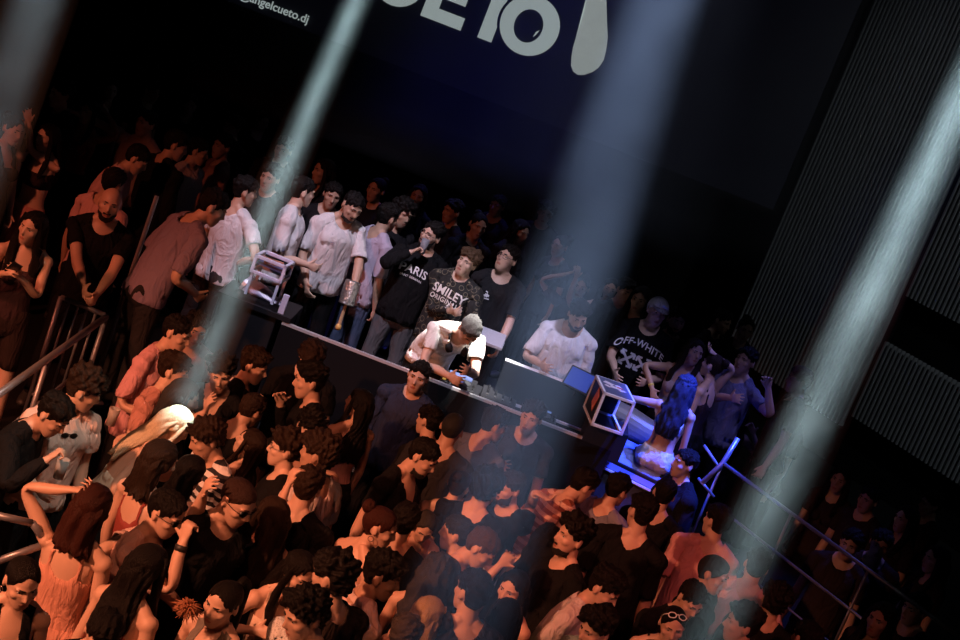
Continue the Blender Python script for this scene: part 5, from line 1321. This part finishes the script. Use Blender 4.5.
# pale cap
def cap_geo(T, brim=True, cuff=False):
    v, f, W, n, gg = hair_base(T, 'buzz' if not cuff else 'slick')
    h = sstep(-.002,.02,gg)
    vv = v+n*(.010+.008*h)[:,None]
    parts = [rim(vv, f, n, .008, W)[:3]]
    if brim:
        bm = bmesh.new(); N_ = 14; r0 = []; r1 = []
        for k in range(N_+1):
            a = -1.15+2.3*k/N_; x, y = math.sin(a), math.cos(a)
            for lst, ex, dz in ((r0,0,0),(r1,.075*math.cos(a*.9),-.018)):
                lst.append(bm.verts.new((x*.082,.012+y*.098+ex,1.722+dz)))
        for k in range(N_): bm.faces.new((r0[k],r0[k+1],r1[k+1],r1[k]))
        bmesh.ops.solidify(bm, geom=bm.faces[:], thickness=.005); parts.append(rigid(T, bm, 'head'))
    return merge(parts)
attach(S10, 'cap', cap_geo(TM), clothmat((.52,.50,.56)))
attach(D8, 'beanie', cap_geo(TM, False, True), clothmat((.014,.014,.016)))
# headphones round the neck of the disc jockey
bm = bmesh.new(); pts = [(.095*math.cos(a), .03+.085*math.sin(a)*1.0, 1.50-.02*math.sin(a)) for a in [math.radians(d) for d in range(-200,21,20)]]
tube(bm, pts, .010, 8); g1 = rigid(TM, bm, 'chest')
ho = attach(S5, 'headphones', g1, blk)
for s in (-1, 1):
    bm = bmesh.new(); tube(bm, [(s*.055,.115,1.47),(s*.085,.125,1.47)], [.038,.036], 18); attach(S5, 'ear_cup', rigid(TM, bm, 'chest'), rub).parent = ho
# hoop earrings
for inf in (A15, B16):
    T = inf['T']
    bm = bmesh.new()
    for s in (-1, 1):
        tube(bm, [(s*.082,-.008+.016*math.cos(2*PI*k/14),1.603+.016*math.sin(2*PI*k/14)) for k in range(15)], .0022, 6, caps=False)
    attach(inf, 'earrings', rigid(T, bm, 'head'), chrome)
# sunglasses hung at the neck of the pale polo
bm = bmesh.new()
for s in (-1, 1): ellipsoid(bm, (s*.028,.118,1.395),(.025,.006,.018), seg=12)
tube(bm, [(-.05,.112,1.40),(0,.118,1.402),(.05,.112,1.40)], .003, 6)
attach(A2, 'hanging_sunglasses', rigid(TM, bm, 'chest'), mat('frame_plastic', (.01,.01,.01), .3))
# glasses of drink
p, ax, yv, pn = held(S3, 'R'); glass(tuple(p+pn*.02-np.array([0,0,.03])), .13, .036, 'half-full glass raised to the mouth of the PARIS sweatshirt man', col=(.45,.45,.50))
q = at_z(110,425,1.18); glass(tuple(q), .12, .037, 'pale plastic cup in the dark between the pale polo and the blonde woman', col=(.75,.7,.66))
q = at_z(58,478,1.30); glass(tuple(q), .12, .036, 'glass with a silvery rim in the hands of the man in black long sleeves', col=(.6,.6,.6))
# phone in the hands of the long-haired woman on the platform
p, ax, yv, pn = held(L1, 'L'); bm = bmesh.new(); box(bm, (0,0,0),(.07,.009,.145), bev=.004); o = bm_obj('mobile_phone', bm, mat('phone', (.02,.02,.022), .2)); o.location = tuple(p+np.array([0,-.02,.02])); o.rotation_euler = (.7,.3,.4); tag(o, 'dark phone in the hands of the smiling woman on the platform', 'phone')
# fluffy orange bow
q = at_d(188,607,A17['depth']-.12)
bm = bmesh.new(); rr_ = random.Random(4)
for k in range(220):
    v = Vector((rr_.gauss(0,1), rr_.gauss(0,.7), rr_.gauss(0,.6))).normalized(); L0 = rr_.uniform(.035,.075)
    tube(bm, [Vector((0,0,0)), v*L0*.6, v*L0+Vector((rr_.uniform(-.02,.02),0,-.015))], [.004,.0035,.001], 5)
o = bm_obj('feather_bow', bm, mat('orange_feather', (.30,.11,.05), .8), smooth=True); o.location = tuple(q); tag(o, 'fluffy orange feather bow held beside the slicked ponytail woman', 'bow')
# small strip of pale pink bag beside the blonde woman
q = at_d(117,474,A8['depth']); e = empty('handbag', tuple(q)); tag(e, 'small red handbag with pale edges hanging by the blonde woman', 'handbag')
bm = bmesh.new(); box(bm, (0,0,-.06),(.16,.05,.12), bev=.012); bm_obj('bag_body', bm, mat('red_leather', (.30,.06,.06), .4), e)
bm = bmesh.new(); tube(bm, [(-.07,0,-.01),(-.06,0,.10),(0,0,.14),(.06,0,.10),(.07,0,-.01)], .006, 8); bm_obj('strap', bm, mat('pale_strap', (.6,.35,.32), .5), e)
# cigarette
hp_ = B13; T = hp_['T']; bm = bmesh.new(); tube(bm, [(.012,.105,1.595),(.02,.165,1.585)], .004, 8); attach(hp_, 'cigarette', rigid(T, bm, 'head'), mat('paper', (.7,.68,.65), .7, emit=None))

# ------------------------------------------------------------------ light
def spot(name, loc, tgt, power, col, ang, blend=.3, rad=.08):
    l = bpy.data.lights.new(name, 'SPOT'); l.energy = power; l.color = col; l.spot_size = math.radians(ang); l.spot_blend = blend; l.shadow_soft_size = rad
    o = bpy.data.objects.new(name, l); C.objects.link(o); o.location = loc
    o.rotation_euler = (Vector(tgt)-Vector(loc)).to_track_quat('-Z','Y').to_euler(); return o
RC = (1.0,.33,.16)
spot('red_wash_left', (-5.8,2.2,5.9), (-1.7,7.6,1.3), 3900, RC, 38, .8, .18)
spot('red_wash_middle', (-3.0,4.2,8.4), (.3,9.1,1.3), 800, (1.,.22,.11), 28, .9, .18)
spot('red_wash_right', (3.4,3.5,7.5), (1.8,9.0,1.4), 720, (1.,.20,.15), 26, .9, .18)
spot('red_wash_platform', (-6.8,5.0,5.6), (-3.1,10.5,1.9), 1000, (1.,.22,.11), 34, .8, .2)
spot('red_fill_front', (-2.2,.6,7.6), (-1.1,6.9,1.4), 600, RC, 32, .9, .15)  # added fill that lifts the crowd from the front
spot('white_pool', (-.3,5.6,8.6), (-2.0,7.9,1.4), 1100, (1.,.86,.70), 13, .9, .1)
spot('stage_wash', (-2.0,7.6,9.6), (-1.0,12.3,2.0), 2900, (.84,.77,1.), 22, .7, .2)
spot('deck_key', (.9,8.8,9.4), (.0,11.9,1.8), 24000, (1.,.96,.92), 7, .6, .08)
spot('stage_right_wash', (2.4,8.0,9.6), (.85,12.2,1.9), 2500, (.64,.62,1.), 16, .9, .2)
spot('blue_spot', (3.0,10.4,8.5), (1.78,11.75,1.5), 17000, (.03,.075,1.), 11, .6, .08)
spot('blue_floor', (4.5,13.5,7.5), (2.4,11.7,1.4), 600, (.15,.17,1.), 30, .7, .15)
spot('violet_wash', (3.0,8.4,9.4), (2.15,12.1,1.9), 900, (.42,.36,1.), 14, .8, .15)
spot('slat_light', (6.2,9.0,9.8), (5.2,16.5,4.0), 330, (.80,.88,.95), 50, .8, .3)
w = bpy.data.worlds.new('world'); bpy.context.scene.world = w; w.use_nodes = True
w.node_tree.nodes['Background'].inputs[0].default_value = (.006,.005,.007,1); w.node_tree.nodes['Background'].inputs[1].default_value = .25

# beams of light in the haze: smoke columns shaped to each beam, with spotlights burning down them
def smoke_mat(name, dens, col, scale=3., lo=.35, hi=.9, aniso=0., fade=False):
    m = bpy.data.materials.new(name); m.use_nodes = True; nt = m.node_tree; nt.nodes.clear()
    out = nt.nodes.new('ShaderNodeOutputMaterial'); vs = nt.nodes.new('ShaderNodeVolumeScatter'); vs.inputs['Color'].default_value = list(col)+[1]; vs.inputs['Anisotropy'].default_value = aniso
    tc = nt.nodes.new('ShaderNodeTexCoord'); ns = nt.nodes.new('ShaderNodeTexNoise'); ns.inputs['Scale'].default_value = scale; ns.inputs['Detail'].default_value = 2
    mr = nt.nodes.new('ShaderNodeMapRange'); mr.inputs[1].default_value = .3; mr.inputs[2].default_value = .7; mr.inputs[3].default_value = dens*lo; mr.inputs[4].default_value = dens*hi
    nt.links.new(tc.outputs['Object'], ns.inputs['Vector']); nt.links.new(ns.outputs['Fac'], mr.inputs[0]); 
    den = mr.outputs[0]
    if fade:      # smoke density cut low down to dim the beam over the crowd
        sx = nt.nodes.new('ShaderNodeSeparateXYZ'); m2 = nt.nodes.new('ShaderNodeMapRange'); m2.inputs[1].default_value = 1.8; m2.inputs[2].default_value = 3.2; m2.inputs[3].default_value = .25; m2.inputs[4].default_value = 1.
        mm = nt.nodes.new('ShaderNodeMath'); mm.operation = 'MULTIPLY'
        nt.links.new(tc.outputs['Object'], sx.inputs[0]); nt.links.new(sx.outputs[2], m2.inputs[0]); nt.links.new(m2.outputs[0], mm.inputs[0]); nt.links.new(den, mm.inputs[1]); den = mm.outputs[0]
    nt.links.new(den, vs.inputs['Density']); nt.links.new(vs.outputs[0], out.inputs['Volume'])
    return m
def beam(name, label, seed, pb, zb, pt, diam, irr, col, dens, pxz=9.9, zend=None, blend=.5, scale=2.2, rad=.03, dep=None, on=None, fade=False, core=0):
    B0 = Vector(at_z(pb[0], pb[1], zb) if dep is None else at_d(pb[0], pb[1], dep))
    if on is not None: B0 = Vector(on)
    T0 = Vector(at_y(pt[0], pt[1], B0.y)); d = (T0-B0).normalized()
    L0 = B0+d*((pxz-B0.z)/d.z); ze = zend if zend is not None else B0.z+.16; power = irr*4*PI*(L0-B0).length**2; E0 = B0+d*((ze-B0.z)/d.z)
    ln_ = (L0-B0).length; half = math.atan(diam/2/ln_)
    print(name, 'bottom', B0, 'lamp', L0)
    spot(name, L0, B0, power, col, 2*math.degrees(half), blend, rad)
    if core: spot(name, L0, B0, power*core, col, 2*math.degrees(half)*.42, 1., rad)  # second lamp added inside the beam for a bright core
    bm = bmesh.new(); n = 28
    axp = (E0-L0)
    def rr(t): return .03+(t*axp.length)*math.tan(half)*1.02
    ts = (L0.z-5.6)/(L0.z-E0.z)
    S_ = L0+axp*ts
    tube(bm, [S_-E0, Vector((0,0,0))], [rr(ts), rr(1.)], n)
    bmesh.ops.recalc_face_normals(bm, faces=bm.faces[:])
    o = bm_obj('light_beam', bm, smoke_mat('smoke', dens, (.92,.96,1.), scale, .45, 1.5, fade=fade)); o.location = E0
    tag(o, label, 'light beam', kind='thing')
    return o
beam('beam_lamp', 'bright narrow smoky light beam falling on the blonde woman at the left', 1, (186,405), 1.70, (357,0), .27, 48., (.70,.97,1.), .26, zend=None, blend=1., on=A8['wpos'], core=2.2)
beam('beam_lamp', 'smoky light beam crossing the slatted wall on the right', 2, (706,640), None, (972,75), .40, 70., (.70,.95,1.), .15, zend=.05, blend=1., dep=8.1, core=1.3, fade=True)
beam('beam_lamp', 'broad bluish light beam falling through the middle of the room', 3, (452,640), None, (662,0), .66, 30., (.46,.62,1.), .10, zend=.05, blend=1., dep=7.0, fade=True)
beam('beam_lamp', 'grey light beam at the far left edge', 4, (-60,260), None, (38,0), .36, 26., (.72,.92,1.), .12, zend=.05, blend=.9, dep=7.4)
# thin blue haze hanging over the stage
bm = bmesh.new(); box(bm, (0,0,0),(6.6,4.2,4.2)); hz = bm_obj('haze', bm, smoke_mat('blue_haze', .035, (.8,.85,1.), 1.2, .6, 1.4)); hz.location = (.1,15.1,4.95); tag(hz, 'thin blue haze hanging over the stage below the screen', 'haze', kind='stuff')
spot('haze_white', (.5,14.0,9.9), (.5,14.7,3.), 520, (.72,.76,1.), 26, .9, .1)
spot('haze_blue', (-.4,16.7,9.8), (-.5,15.6,3.), 900, (.10,.10,1.), 30, .8, .1)

# ------------------------------------------------------------------ camera
cd = bpy.data.cameras.new('camera'); cam = bpy.data.objects.new('camera', cd); C.objects.link(cam)
R0, U0, F0 = Vector((1,0,0)), Vector((0,SP,CP)), Vector((0,CP,-SP))
X = R0*CR+U0*SR; Y = -R0*SR+U0*CR
M = Matrix((X, Y, -F0)).transposed().to_4x4(); M.translation = Vector((0,0,CAMZ)); cam.matrix_world = M
cd.sensor_width = 36; cd.lens = 36*FPX/960; cd.clip_end = 200
sc_ = bpy.context.scene; sc_.camera = cam
sc_.view_settings.view_transform = 'Standard'; sc_.view_settings.look = 'None'; sc_.view_settings.gamma = 1; sc_.view_settings.use_curve_mapping = False; sc_.view_settings.exposure = 0
sc_.cycles.max_bounces = 5; sc_.cycles.volume_bounces = 0; sc_.cycles.volume_step_rate = 2.
